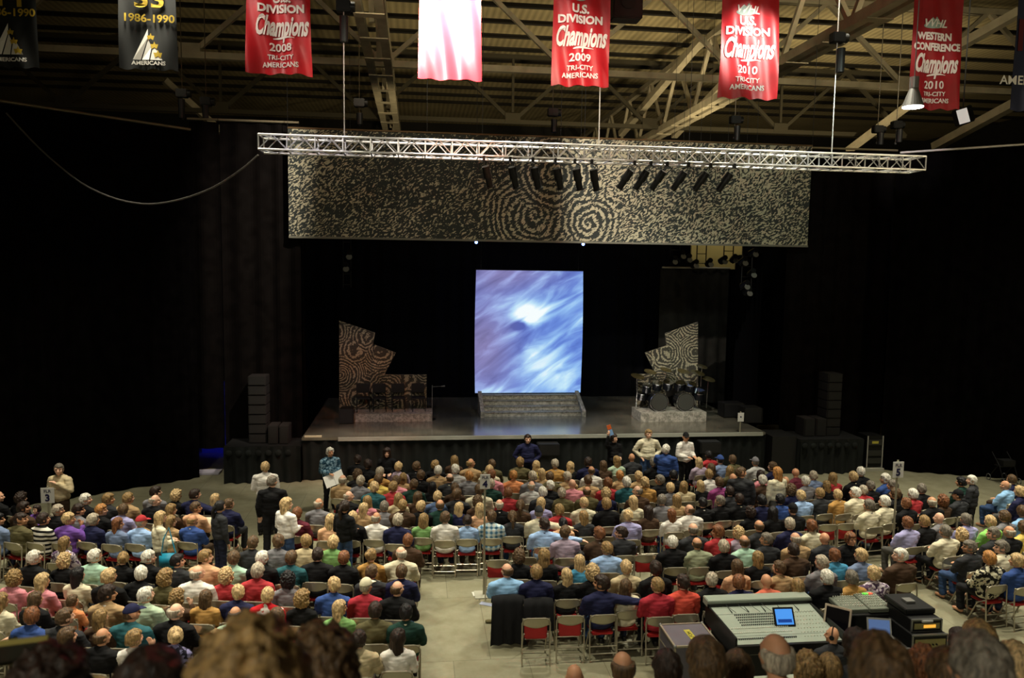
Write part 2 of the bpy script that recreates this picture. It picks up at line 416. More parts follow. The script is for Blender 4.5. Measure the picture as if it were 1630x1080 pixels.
# ---------------------------------------------------------------- patterned valance and set pieces
def swirl(centers, lo, hi, vor=None, blob=7., thr=.5):
    def f(nt):
        tc = N(nt, 'ShaderNodeTexCoord'); P = tc.outputs['Object']
        wn = N(nt, 'ShaderNodeTexNoise', Scale=1.3, Detail=3.0); nt.links.new(P, wn.inputs['Vector'])
        mixv = N(nt, 'ShaderNodeMix', data_type='RGBA', blend_type='LINEAR_LIGHT'); mixv.inputs[0].default_value = .2
        nt.links.new(P, mixv.inputs[6]); nt.links.new(wn.outputs['Color'], mixv.inputs[7])
        W = mixv.outputs[2]
        sx = N(nt, 'ShaderNodeSeparateXYZ'); nt.links.new(W, sx.inputs[0])
        # base marks: stretched worm-like blobs
        m0 = N(nt, 'ShaderNodeMapping'); m0.inputs['Rotation'].default_value = (0, .6, 0); nt.links.new(W, m0.inputs[0])
        mp = N(nt, 'ShaderNodeMapping'); mp.inputs['Scale'].default_value = (.62, 1, 1.35); nt.links.new(m0.outputs[0], mp.inputs[0])
        bn = N(nt, 'ShaderNodeTexNoise', Scale=blob, Detail=2.0, Roughness=.6); nt.links.new(mp.outputs[0], bn.inputs['Vector'])
        big = N(nt, 'ShaderNodeTexNoise', Scale=.45, Detail=2.0); nt.links.new(P, big.inputs['Vector'])
        base = MA(nt, 'ADD', bn.outputs['Fac'], MA(nt, 'ADD', MA(nt, 'MULTIPLY', MA(nt, 'SUBTRACT', big.outputs['Fac'], .5), .18), MA(nt, 'MULTIPLY', MA(nt, 'SUBTRACT', MA(nt, 'MINIMUM', MA(nt, 'ABSOLUTE', MA(nt, 'SUBTRACT', sx.outputs['X'], 4.2)), 5.), 2.0), .018)))
        val = base
        if vor:
            v = N(nt, 'ShaderNodeTexVoronoi', Scale=vor); nt.links.new(W, v.inputs['Vector'])
            ring = MA(nt, 'SINE', MA(nt, 'MULTIPLY', v.outputs['Distance'], 74.))
            val = MA(nt, 'ADD', MA(nt, 'MULTIPLY', bn.outputs['Fac'], .8), MA(nt, 'MULTIPLY', MA(nt, 'ADD', ring, .6), .13))
        for (cx, cz, R, k, spiral) in centers:
            dx = MA(nt, 'SUBTRACT', sx.outputs['X'], cx); dz = MA(nt, 'SUBTRACT', sx.outputs['Z'], cz)
            r = MA(nt, 'SQRT', MA(nt, 'ADD', MA(nt, 'MULTIPLY', dx, dx), MA(nt, 'MULTIPLY', dz, dz)))
            ang = MA(nt, 'ARCTAN2', dz, dx)
            ph = MA(nt, 'ADD', MA(nt, 'MULTIPLY', r, k), MA(nt, 'MULTIPLY', ang, spiral))
            ring = MA(nt, 'MULTIPLY', MA(nt, 'SINE', ph), .13)
            wgt = MA(nt, 'SUBTRACT', 1., MA(nt, 'SMOOTH_MIN', MA(nt, 'POWER', MA(nt, 'DIVIDE', r, R), 4.), 1., .1))
            wgt = MA(nt, 'MAXIMUM', wgt, 0.)
            sw = MA(nt, 'ADD', bn.outputs['Fac'], MA(nt, 'ADD', ring, .015))
            val = MA(nt, 'ADD', MA(nt, 'MULTIPLY', val, MA(nt, 'SUBTRACT', 1., wgt)), MA(nt, 'MULTIPLY', sw, wgt))
        return RAMP(nt, val, [(thr, lo), (thr + .035, hi)])
    return f
vx0, vx1 = atY(459, 300, 24).x, atY(1290, 300, 24).x
vz0, vz1 = 7.22, atY(460, 205, 24).z
def c_at(px, py): p = atY(px, py, 24); return p.x - vx0, p.z - vz0
bm = B(); nx, nz = 90, 16
for side in (0, .02):
    g = [[bm.verts.new(((vx1 - vx0) * i / nx, side + .02 * sin(i * .5) * (1 - j / nz), (vz1 - vz0) * j / nz)) for i in range(nx + 1)] for j in range(nz + 1)]
    for j in range(nz):
        for i in range(nx): bm.faces.new((g[j][i], g[j][i + 1], g[j + 1][i + 1], g[j + 1][i]))
cs = [(*c_at(850, 345), 1.9, 33, -1.), (*c_at(882, 275), 1.5, 30, 1.), (*c_at(938, 356), 1.05, 30, 1.)]
val = thing('stage_valance', 'wide grey valance with cream swirl marks hanging above the stage opening', 'valance', (vx0, 24, vz0))
obj('printed_cloth', bm, nmat('valance_print', swirl(cs, '#262a27', '#96917a', None, 15., .55), .85), val, True)
for k in range(5): obj('suspension_wire', tube(B(), [((vx1 - vx0) * k / 4, 0, vz1 - vz0), ((vx1 - vx0) * k / 4, 0, 17.25 - vz0)], .008, 5), BLACKM, val)
obj('bottom_hem', bx(B(), 0, vx1 - vx0, -.03, .05, -.04, .02), mat('hem_grey', '#5c5b50', .8), val)
obj('top_pipe', tube(B(), [(0, 0, vz1 - vz0 + .03), (vx1 - vx0, 0, vz1 - vz0 + .03)], .03), mat('valance_pipe', '#54432b', .5, .4), val)

# stage deck
deck = thing('stage', 'dark glossy stage platform with black skirt in front of the audience', 'stage', (0, 0, 0))
DX0, DX1 = -3.35, 11.0
def deckc(nt):
    tc = N(nt, 'ShaderNodeTexCoord'); n1 = N(nt, 'ShaderNodeTexNoise', Scale=1.2, Detail=6.0); nt.links.new(tc.outputs['Object'], n1.inputs['Vector'])
    return RAMP(nt, n1.outputs['Fac'], [(.3, '#413f38'), (.7, '#615d50')])
obj('deck', bx(B(), DX0, DX1, 23.25, 30.3, 1.22, 1.3), nmat('glossy_stage_floor', deckc, .16), deck)
obj('front_edge', bx(B(), -2.3, 10.9, 23.19, 23.25, 1.2, 1.31), mat('pale_stage_edge', '#8f9084', .5), deck)
obj('front_skirt', drape(DX0, 23.3, DX1, 23.3, 0.01, 1.2, .035, .35, 6, 3, .6), SKIRT, deck, True)
obj('side_skirt', drape(DX1, 23.3, DX1, 30, 0.01, 1.2, .035, .35, 6, 4), SKIRT, deck, True)
obj('side_skirt', drape(DX0, 30, DX0, 23.3, 0.01, 1.2, .035, .35, 6, 5), SKIRT, deck, True)

_M['glossy_stage_floor'].node_tree.nodes['Principled BSDF'].inputs['Specular IOR Level'].default_value = .9
# stairs
st = thing('stage_stairs', 'speckled grey stage stairs of four steps below the cloud screen', 'stairs', (0, 0, 0))
def speck(lo, hi, sc=9):
    def f(nt):
        tc = N(nt, 'ShaderNodeTexCoord'); n1 = N(nt, 'ShaderNodeTexNoise', Scale=sc, Detail=5.0, Roughness=.8); nt.links.new(tc.outputs['Object'], n1.inputs['Vector'])
        return RAMP(nt, n1.outputs['Fac'], [(.42, lo), (.58, hi)])
    return f
SPK = nmat('speckled_grey', speck('#66645a', '#9a968a'), .8)
TREAD = nmat('speckled_tread', speck('#55534a', '#7d7a70'), .8)
for k in range(4):
    z0 = 1.3 + k * .15; y0 = 26.25 + k * .29
    obj('step', bx(B(), 2.3, 5.68, y0, 27.42, z0, z0 + .13), SPK, st)
    obj('tread', bx(B(), 2.3, 5.68, y0 - .03, 27.42 if k == 3 else y0 + .3, z0 + .13, z0 + .15), TREAD, st)
for x, dx in ((2.17, -.0), (5.68, .0)):
    bm = B()
    poly = [(26.1, 1.3), (26.1, 1.5), (27.42, 2.0), (27.42, 1.3)]
    a_ = [bm.verts.new((x, y, z)) for y, z in poly]; b_ = [bm.verts.new((x + .13, y, z)) for y, z in poly]
    bm.faces.new(a_); bm.faces.new(b_[::-1])
    for i in range(4): bm.faces.new((a_[i], b_[i], b_[(i + 1) % 4], a_[(i + 1) % 4]))
    obj('side_cheek', bm, SPK, st)

# projection screen
s0 = atY(759, 430, 27.5); s1 = atY(923, 629, 27.5)
bm = B(); nx, nz = 12, 24
SW, SH = s1.x - s0.x, s0.z - 1.92
for side in (0, .03):
    g = []
    for j in range(nz + 1):
        t = j / nz; bulge = .03 * sin(pi * min(1, (1 - t) * 1.0)) + .02
        g.append([bm.verts.new((-bulge + (SW + 2 * bulge) * i / nx, side, SH * t)) for i in range(nx + 1)])
    for j in range(nz):
        for i in range(nx): bm.faces.new((g[j][i], g[j][i + 1], g[j + 1][i + 1], g[j + 1][i]))
def cloud():
    m = bpy.data.materials.new('projected_clouds'); m.use_nodes = True; nt = m.node_tree; b = nt.nodes['Principled BSDF']
    tc = N(nt, 'ShaderNodeTexCoord')
    m0 = N(nt, 'ShaderNodeMapping'); m0.inputs['Rotation'].default_value = (0, radians(33), 0); nt.links.new(tc.outputs['Object'], m0.inputs[0])
    mp = N(nt, 'ShaderNodeMapping'); mp.inputs['Scale'].default_value = (.42, 1, 1.6); nt.links.new(m0.outputs[0], mp.inputs[0])
    n1 = N(nt, 'ShaderNodeTexNoise', Scale=1.55, Detail=5.0, Roughness=.5, Distortion=.6); nt.links.new(mp.outputs[0], n1.inputs['Vector'])
    s = N(nt, 'ShaderNodeSeparateXYZ'); nt.links.new(tc.outputs['Object'], s.inputs[0])
    X, Z = s.outputs['X'], s.outputs['Z']
    def blob(cx, cz, rx, rz):
        dx = MA(nt, 'DIVIDE', MA(nt, 'SUBTRACT', X, cx), rx); dz = MA(nt, 'DIVIDE', MA(nt, 'SUBTRACT', Z, cz), rz)
        return MA(nt, 'EXPONENT', MA(nt, 'MULTIPLY', MA(nt, 'ADD', MA(nt, 'MULTIPLY', dx, dx), MA(nt, 'MULTIPLY', dz, dz)), -1.))
    ns = MA(nt, 'MULTIPLY', MA(nt, 'SUBTRACT', n1.outputs['Fac'], .5), 1.55)
    v = MA(nt, 'ADD', .33, ns)
    v = MA(nt, 'ADD', v, MA(nt, 'MULTIPLY', blob(1.8, 2.9, .7, .45), .95))
    v = MA(nt, 'ADD', v, MA(nt, 'MULTIPLY', blob(2.7, .8, 1.1, .8), .45))
    v = MA(nt, 'ADD', v, MA(nt, 'MULTIPLY', blob(.6, .05, 1.1, .25), .35))
    v = MA(nt, 'ADD', v, MA(nt, 'MULTIPLY', blob(3.3, 2.9, .7, .6), .15))
    v = MA(nt, 'SUBTRACT', v, MA(nt, 'MULTIPLY', blob(1.55, 2.4, .24, .15), 1.2))
    v = MA(nt, 'SUBTRACT', v, MA(nt, 'MULTIPLY', blob(.4, 1.4, .9, 1.0), .12))
    blue = RAMP(nt, v, [(0, '#3f5cba'), (.3, '#6488da'), (.55, '#8fbcf0'), (.78, '#c0e4f8'), (1, '#f4fcfd')])
    purp = RAMP(nt, v, [(0, '#6e6896'), (.3, '#857fb4'), (.55, '#9da0da'), (.78, '#b4d8f8'), (1, '#f4fcfd')])
    side = MA(nt, 'SUBTRACT', MA(nt, 'ADD', blob(.2, 1.7, 1.35, 2.2), MA(nt, 'MULTIPLY', blob(1.2, 4.4, 2.2, .8), .8)), 0.); side = MA(nt, 'MINIMUM', side, 1.)
    mx = N(nt, 'ShaderNodeMix', data_type='RGBA'); nt.links.new(side, mx.inputs[0]); nt.links.new(blue, mx.inputs[6]); nt.links.new(purp, mx.inputs[7])
    b.inputs['Base Color'].default_value = (.02, .02, .02, 1); b.inputs['Roughness'].default_value = .9
    nt.links.new(mx.outputs[2], b.inputs['Emission Color']); b.inputs['Emission Strength'].default_value = 1.0
    return m
scr = obj('projection_screen', bm, cloud(), None, True, (s0.x, 27.5, 1.92))
tag(scr, 'tall glowing screen of blue and white clouds at centre stage', 'screen')
for x in (.15, SW - .15): obj('suspension_wire', tube(B(), [(x, .04, SH - .02), (x, .04, 17.25 - 1.92)], .008, 5), BLACKM, scr)
obj('top_batten', tube(B(), [(-.05, .04, SH + .01), (SW + .05, .04, SH + .01)], .03), BLACKM, scr)

# angular set panels
SETM = nmat('set_swirl_print', swirl([], '#302e27', '#857e69', 1.0, 24., .51), .85)
def panel(name, pts, Y, parent, th=.08):
    poly = [(atY(x, y, Y).x, atY(x, y, Y).z) for x, y in pts]
    return obj(name, prism(B(), poly, Y, Y + th), SETM, parent)
lp = thing('set_panels', 'stepped angular swirl panels on the left of the stage', 'stage set', (0, 0, 0))
panel('tall_panel', [(540, 655), (540, 511), (597, 530), (594, 548), (600, 600), (585, 658)], 26.9, lp)
panel('slanted_panel', [(585, 658), (596, 549), (630, 562), (604, 612), (604, 658)], 26.75, lp)
panel('low_wall', [(604, 655), (604, 597), (679, 597), (679, 655)], 26.6, lp)
platY = 25.55
pl = atZ(560, 672, 1.3); pr = atY(688, 672, platY)
obj('riser', bx(B(), atY(563, 672, platY).x, pr.x, platY, 26.58, 1.3, 1.56), SPK, lp)
rp = thing('set_panels', 'stepped angular swirl panels behind the drum kit on the right', 'stage set', (0, 0, 0))
panel('tall_panel', [(1111, 650), (1111, 513), (1059, 531), (1063, 560), (1078, 615), (1085, 655)], 26.5, rp)
panel('slanted_panel', [(1063, 550), (1027, 562), (1052, 612), (1078, 620)], 26.35, rp)
panel('low_wall', [(1014, 655), (1014, 596), (1042, 596), (1060, 625), (1062, 655)], 26.2, rp)
platR = 25.05
obj('riser', bx(B(), atY(1020, 672, platR).x, atY(1124, 672, platR).x, platR, 26.18, 1.3, 1.62), SPK, rp)

# band chairs on the left riser
BC = mat('black_chair_shell', '#0e0f14', .4)
def band_chair(label, x, y, z, rz):
    t = thing('band_chair', label, 'chair', (x, y, z), rz, 'black chairs on the left riser')
    obj('seat', box(B(), (0, 0, .45), (.44, .42, .05), None, .015), BC, t)
    obj('backrest', box(B(), (0, .22, .74), (.44, .05, .32), None, .02), BC, t)
    for sx in (-1, 1):
        obj('leg', tube(B(), [(sx * .2, .24, .6), (sx * .21, .22, 0)], .014), BLACKM, t)
        obj('leg', tube(B(), [(sx * .2, -.18, .43), (sx * .21, -.2, 0)], .014), BLACKM, t)
    return t
for px, lab in ((578, 'first black band chair from the left on the riser'), (604, 'second black band chair from the left on the riser'),
                (634, 'third black band chair from the left on the riser'), (666, 'rightmost black band chair on the left riser')):
    p = atY(px, 660, 26.05); band_chair(lab, p.x, 26.1, 1.56, .1)
def music_stand(label, x, y, z):
    t = thing('music_stand', label, 'music stand', (x, y, z))
    obj('desk', box(B(), (0, 0, 1.05), (.45, .03, .3), Matrix.Rotation(.4, 3, 'X')), BLACKM, t)
    obj('pole', tube(B(), [(0, 0, .1), (0, 0, 1.0)], .012), BLACKM, t)
    for k in range(3):
        obj('leg', tube(B(), [(0, 0, .2), (.25 * cos(k * 2.1), .25 * sin(k * 2.1), 0)], .01), BLACKM, t)
for px, lab in () and ((592, 'leftmost music stand before the band chairs'), (620, 'middle music stand before the band chairs'), (650, 'right music stand before the band chairs')):
    p = atY(px, 660, 25.75); music_stand(lab, p.x, 25.75, 1.56)
mic = thing('microphone_stand', 'short boom microphone stand right of the band riser', 'microphone stand', (atY(683, 660, 25.9).x + .1, 25.9, 1.3))
obj('pole', tube(B(), [(0, 0, 0), (0, 0, 1.15)], .012), STEEL, mic); obj('boom', tube(B(), [(0, 0, 1.1), (.3, -.05, 1.12)], .008), STEEL, mic)
obj('microphone', tube(B(), [(.3, -.05, 1.12), (.42, -.06, 1.13)], .02, 8, .028), STEEL, mic); obj('base', cyl(B(), (0, 0, .01), .13, .02), BLACKM, mic)

# drum kit
DR = mat('black_drum_shell', '#15161a', .15, .2); DH = mat('drum_head', '#33332f', .4); CY = mat('brass_cymbal', '#8f8255', .25, .9)
dk = thing('drum_kit', 'black double bass drum kit with chrome stands on the right riser', 'drum kit', (atY(1068, 650, 25.5).x, 25.55, 1.62))
CH = mat('chrome', '#c9ccd0', .15, 1)
RX = Matrix.Rotation(pi / 2, 3, 'X')
for x in (-.5, .42):
    o = obj('bass_drum', cyl(B(), (x, -.1, .32), .31, .45, 28, RX), DR, dk)
    obj('drum_head', cyl(B(), (x, -.33, .32), .28, .02, 28, RX), DH, o)
    bm = B(); tube(bm, [(x + .31 * cos(k * pi / 12), -.33, .32 + .31 * sin(k * pi / 12)) for k in range(25)], .016, 6, cap=False); obj('hoop', bm, CH, o)
for i, (x, y, z, r) in enumerate(((-.85, 0, .75, .15), (-.5, 0, .82, .16), (-.12, 0, .84, .17), (.28, 0, .83, .18), (.65, 0, .78, .19), (1.0, .1, .5, .22), (-.95, .2, .48, .2))):
    o = obj('tom', cyl(B(), (x, y, z), r, .24, 22, Matrix.Rotation(.35, 3, 'X')), DR, dk)
    obj('rim', cyl(B(), (x, y - .045, z + .12), r + .012, .025, 22, Matrix.Rotation(.35, 3, 'X')), CH, o)
for x, y, z, r in ((-1.15, .1, 1.15, .24), (-.7, .15, 1.3, .22), (-.1, .3, 1.35, .2), (.5, .2, 1.3, .23), (1.0, .2, 1.25, .25), (1.35, .1, 1.05, .24), (1.2, .35, 1.45, .2)):
    o = obj('cymbal', cyl(B(), (x, y, z), r, .012, 24, Matrix.Rotation(.3, 3, 'X') @ Matrix.Rotation(.15, 3, 'Y'), .03), CY, dk)
    bm = B(); tube(bm, [(x, y, z), (x, y + .1, .02)], .012, 6)
    obj('cymbal_stand', bm, CH, o)
# black cases beside the drum riser
for (xa, ya, xb, yb, Y, lab) in ((1153, 643, 1184, 678, 25.6, 'black road case standing right of the drum riser'), (1186, 650, 1212, 690, 24.6, 'black road case at the right stage corner'), (540, 652, 562, 690, 25.2, 'black road case left of the band riser')):
    p, q = atY(xa, ya, Y), atY(xb, yb, Y)
    t = thing('road_case', lab, 'case', ((p.x + q.x) / 2, Y + .3, 1.3))
    w_ = q.x - p.x; h_ = p.z - 1.3
    obj('case_body', bx(B(), -w_ / 2, w_ / 2, -.3, .3, .02, h_, .02), BLACKP, t)
    bm = B(); 
    for sx in (-1, 1): bx(bm, sx * w_ / 2 - .015, sx * w_ / 2 + .015, -.31, -.29, .02, h_)
    obj('edge_trim', bm, BLACKM, t)

# floor monitors on the front of the stage
for px, py, lab in ((872, 700, 'left black monitor box below the stage edge'), (1127, 703, 'right black monitor box below the stage edge')):
    p = atY(px, py, 23.0)
    t = thing('stage_monitor', lab, 'speaker', (p.x, 22.95, 0))
    obj('cabinet', bx(B(), -.33, .33, -.2, .2, .75, 1.12, .02), BLACKP, t); obj('grille', bx(B(), -.29, .29, -.22, -.2, .79, 1.08), mat('speaker_grille', '#181715', .7, .2, 0, .4, 120), t)
    obj('stand_base', bx(B(), -.25, .25, -.15, .15, 0, .75), BLACKP, t)

# PA platforms and speaker stacks at both sides
PAM = mat('brown_black_speaker', '#171311', .7, 0, 0, .2, 15)
GR = mat('speaker_grille', '#181715', .7, .2, 0, .4, 120)
def pa(side, xa, xb, yb, Y0, ztop_px):
    p, q = atZ(xa, yb, 0), atZ(xb, yb, 0)
    Z = atY((xa + xb) / 2, ztop_px, Y0).z
    t = thing('speaker_platform', 'black draped speaker platform %s of the stage' % side, 'platform', (0, 0, 0))
    X0, X1 = atY(xa, yb, Y0).x, atY(xb, yb, Y0).x
    obj('deck', bx(B(), X0, X1, Y0 + .05, 24.2, Z - .08, Z), BLACKP, t)
    obj('front_skirt', drape(X0, Y0 + .02, X1, Y0 + .02, .01, Z - .02, .04, .4, 8, 11, .8), SKIRT, t, True)
    obj('side_skirt', drape(X1, Y0 + .05, X1, 24.1, .01, Z - .02, .03, .4, 8, 12), SKIRT, t, True)
    obj('side_skirt', drape(X0, 24.1, X0, Y0 + .05, .01, Z - .02, .03, .4, 8, 13), SKIRT, t, True)
    bm = B(); n = int((X1 - X0) / .28)
    for k in range(n):
        x = X0 + .14 + k * .28; sph(bm, (x, Y0 - .02, Z - .2), (.1, .05, .1), 10, 6)
    obj('swag_trim', bm, SKIRT, t)
    return Z
ZL = pa('left', 357, 479, 768, 23.1, 711)
ZR = pa('right', 1272, 1373, 752, 22.9, 700)
def stack(label, xa, ya, xb, Y, Z, n):
    X0, X1 = atY(xa, ya, Y).x, atY(xb, ya, Y).x; zt = atY(xa, ya, Y).z
    t = thing('speaker_column', label, 'speaker', ((X0 + X1) / 2, Y + .3, Z)); w_ = X1 - X0; h_ = zt - Z
    for k in range(n):
        c = obj('speaker_box', bx(B(), -w_ / 2, w_ / 2, -.3, .3, h_ * k / n, h_ * (k + .96) / n, .015), PAM, t)
        obj('grille', bx(B(), -w_ / 2 + .03, w_ / 2 - .03, -.32, -.3, h_ * k / n + .03, h_ * (k + .93) / n), GR, c)
stack('tall speaker column on the left platform', 394, 599, 423, 23.5, ZL, 7)
stack('tall speaker column on the right platform', 1319, 595, 1342, 23.4, ZR, 7)
for xa, xb, ya, lab, Z in ((426, 442, 677, 'left subwoofer beside the left speaker column', ZL), (444, 459, 677, 'right subwoofer beside the left speaker column', ZL),
                   (1281, 1298, 666, 'left subwoofer beside the right speaker column', ZR), (1300, 1316, 666, 'right subwoofer beside the right speaker column', ZR)):
    stack(lab, xa, ya, xb, 23.35, Z, 1)
# black box steps between stage and right platform
o = obj('stage_steps', bx(B(), 11.15, 11.95, 23.05, 24.1, 0, 1.2), BLACKP); tag(o, 'black box unit between the stage and the right speaker platform', 'steps')
o = obj('masking_flat', bx(B(), atY(481, 700, 23.5).x, -3.4, 23.5, 23.6, 0, 1.28), BLACKP); tag(o, 'black masking flat left of the stage skirt', 'panel')
o = obj('white_box_edge', bx(B(), atY(485, 700, 23.4).x, atY(512, 700, 23.4).x, 23.35, 23.45, 1.281, 1.33), mat('cream_tape', '#b5ad90', .6)); tag(o, 'short cream strip lying on the left corner of the stage', 'strip')
# amplifier rack right of the right platform
p, q = atZ(1378, 752, 0), atZ(1398, 752, 0)
t = thing('amplifier_rack', 'open black equipment rack with metal edges right of the right speaker platform', 'rack', (atY(1388, 740, 23.3).x, 23.5, 0))
obj('frame', bx(B(), -.27, .27, -.3, .3, .12, 1.15, .01), BLACKM, t)
for z in (.25, .5, .85): obj('rack_unit', bx(B(), -.23, .23, -.33, -.3, z, z + .17), mat('rack_unit_grey', '#30302c', .5, .3), t)
obj('paper_label', bx(B(), -.12, .1, -.335, -.33, .9, .98), mat('yellow_label', '#a59a3a', .6), t)
for s in (-1, 1): obj('edge_rail', bx(B(), s * .26 - .015, s * .26 + .015, -.33, -.3, .12, 1.15), ALU, t)
obj('base_plate', bx(B(), -.35, .3, -.4, .3, 0, .1), mat('pale_base', '#9a9888', .5), t)

# blue-lit doorway gap at the left
bA, bB = atZ(321, 760, 0), atZ(357, 760, 0)
o = obj('backstage_steps', bx(B(), bA.x - .8, bB.x + .4, 27.0, 27.4, 0, .55), mat('backstage_grey', '#77777c', .8))
bx_ = None
tag(o, 'blue lit backstage step in the gap beside the left platform', 'steps')
bm = B(); bx(bm, bA.x - 3, bB.x + 1.5, 28.8, 28.9, 0, 2.2)
o = obj('backstage_flat', bm, mat('backstage_grey', '#77777c', .8)); tag(o, 'blue lit backstage flat seen through the gap by the left platform', 'panel')
lamp('SPOT', (bA.x + .3, 25.3, 1.9), (bA.x + .3, 28.6, .9), 110, (.02, .03, 1), .15, 100, .5, 'blue_work_light')
o = obj('floor_ramp', box(B(), (atZ(331, 754, 0).x, atZ(331, 754, 0).y, .04), (.75, .45, .06)), mat('ramp_grey', '#9a96a0', .7)); tag(o, 'small grey floor ramp at the blue lit gap', 'ramp')

# ---------------------------------------------------------------- lighting truss
TY = 18.0
ta, tb = atY(411, 215, TY), atY(1474, 256, TY)
tl = thing('lighting_truss', 'long silver box truss hanging in front of the valance', 'truss', (ta.x, TY, ta.z - .3))
TL = tb.x - ta.x; H, D = .32, .62
for y in (0, D):
    for z in (0, H):
        obj('chord', tube(B(), [(0, y, z), (TL, y, z)], .026, 8), ALU, tl)
npn = 26; pw = TL / npn
faces = {'front_lacing': ((0, 0), (0, H)), 'rear_lacing': ((D, 0), (D, H)), 'bottom_lacing': ((0, 0), (D, 0)), 'top_lacing': ((0, H), (D, H))}
for nm, (c0, c1) in faces.items():
    bm = B()
    for k in range(npn):
        x = k * pw
        tube(bm, [(x, *c0), (x + pw / 2, *c1)], .013, 5); tube(bm, [(x + pw / 2, *c1), (x + pw, *c0)], .013, 5)
        tube(bm, [(x, *c0), (x, *c1)], .018, 5)
    tube(bm, [(TL, *c0), (TL, *c1)], .018, 5)
    obj(nm, bm, ALU, tl)
# hanging cables with motor and black chain bag
def hoist(label, px, ytop, ybot, Y, zbot, bag=(0, 0), rope='#b9b4ae', motor=True):
    p = atY(px, ytop, Y)
    t = thing('chain_hoist', label, 'hoist', (p.x, Y, zbot))
    H_ = 17.3 - zbot
    obj('steel_cable', tube(B(), [(0, 0, 0), (0, 0, H_)], .014, 6), mat('hoist_cable' + rope, rope, .4, .3), t)
    if motor:
        mz = p.z - zbot
        m_ = obj('motor', bx(B(), -.16, .16, -.12, .12, mz - .1, mz + .14, .02), BLACKM, t)
        obj('side_cover', cyl(B(), (.2, 0, mz + .02), .11, .1, 16, Matrix.Rotation(pi / 2, 3, 'Y')), BLACKM, m_)
        if bag[1]:
            z0, z1 = atY(px, bag[1], Y).z - zbot, atY(px, bag[0], Y).z - zbot
            obj('chain_bag', cyl(B(), (.02, -.16, (z0 + z1) / 2), .09, z1 - z0, 12, None, .1), BLACKP, t)
    obj('shackle', sph2(.04), STEEL, t)
    return t
def sph2(r):
    bm = B(); sph(bm, (0, 0, 0), r, 10, 6); return bm
zt_ = ta.z
hoist('left chain hoist and cable holding the silver truss', 547, 12, 213, TY + .3, zt_, (30, 70))
hoist('middle cable holding the silver truss behind the 2009 banner', 960, -60, 230, TY + .3, zt_, (0, 0))
hoist('right chain hoist and cable holding the silver truss', 1333, 62, 245, TY + .3, zt_, (80, 118))
for px, y, bg, lab in ((880, 180, (192, 212), 'dark hoist above the valance centre'), (1170, 192, (202, 225), 'dark hoist above the valance at right'),
                   (572, 165, (182, 200), 'small hoist above the left end of the valance'), (1397, 207, (213, 232), 'left hoist of the pair above the right curtain rail'),
                   (1427, 200, (208, 228), 'right hoist of the pair above the right curtain rail'), (290, 150, (160, 190), 'left hoist above the left curtain rail'), (328, 163, (170, 190), 'right hoist above the left curtain rail')):
    hoist(lab, px, y, 200, 24.5, ztop + .1, bg, '#3c3628')
# ellipsoidal spotlights under the truss
def ellipsoidal(label, x, y, z, tilt):
    t = thing('stage_spotlight', label, 'spotlight', (x, y, z), 0, 'dark spotlights hanging under the silver truss')
    R = Matrix.Rotation(tilt, 3, 'Y') @ Matrix.Rotation(.35, 3, 'X')
    b_ = obj('body', cyl(B(), R @ Vector((0, 0, -.28)), .1, .26, 14, R, .085), BLACKM, t)
    obj('lens_tube', cyl(B(), R @ Vector((0, 0, -.52)), .075, .24, 14, R), BLACKM, t)
    obj('front_holder', box(B(), R @ Vector((0, 0, -.64)), (.19, .19, .02), R), BLACKM, t)
    bm = B(); tube(bm, [(0, 0, 0), (-.13, 0, -.06), (-.13, 0, -.25)], .012, 6); tube(bm, [(0, 0, 0), (.13, 0, -.06), (.13, 0, -.25)], .012, 6)
    obj('yoke', bm, BLACKM, t); obj('clamp', bx(B(), -.03, .03, -.04, .04, -.02, .09), BLACKM, t)
names = ['first', 'second', 'third', 'fourth', 'fifth', 'sixth']
for i, px in enumerate((770, 812, 848, 884, 915, 942)):
    p = atY(px, 262, TY); ellipsoidal('%s spotlight from the left in the left-hand row under the truss' % names[i], p.x, TY, ta.z - .33 - .06, -.3)
for i, px in enumerate((1010, 1036, 1062, 1096, 1131, 1169)):
    p = atY(px, 262, TY); ellipsoidal('%s spotlight from the left in the right-hand row under the truss' % names[i], p.x, TY, ta.z - .33 - .06, .5)
# drooping cable at the left end of the truss
P = [atY(411, 247, 18.2), atY(385, 270, 18.6), atY(340, 300, 19.2), atY(290, 318, 19.8), atY(240, 327, 20.3), atY(190, 320, 20.6), atY(130, 295, 20.9), atY(60, 235, 21.1), atY(10, 180, 21.2)]
PP = []
for i in range(len(P) - 1):
    for k in range(4): PP.append(P[i].lerp(P[i + 1], k / 4))
PP.append(P[-1])
for _ in range(3): PP = [PP[0]] + [(PP[i - 1] + PP[i] * 2 + PP[i + 1]) / 4 for i in range(1, len(PP) - 1)] + [PP[-1]]
o = obj('power_cable', tube(B(), PP, .022, 6), mat('grey_cable', '#54504c', .6)); tag(o, 'thick grey cable drooping from the left end of the truss', 'cable')

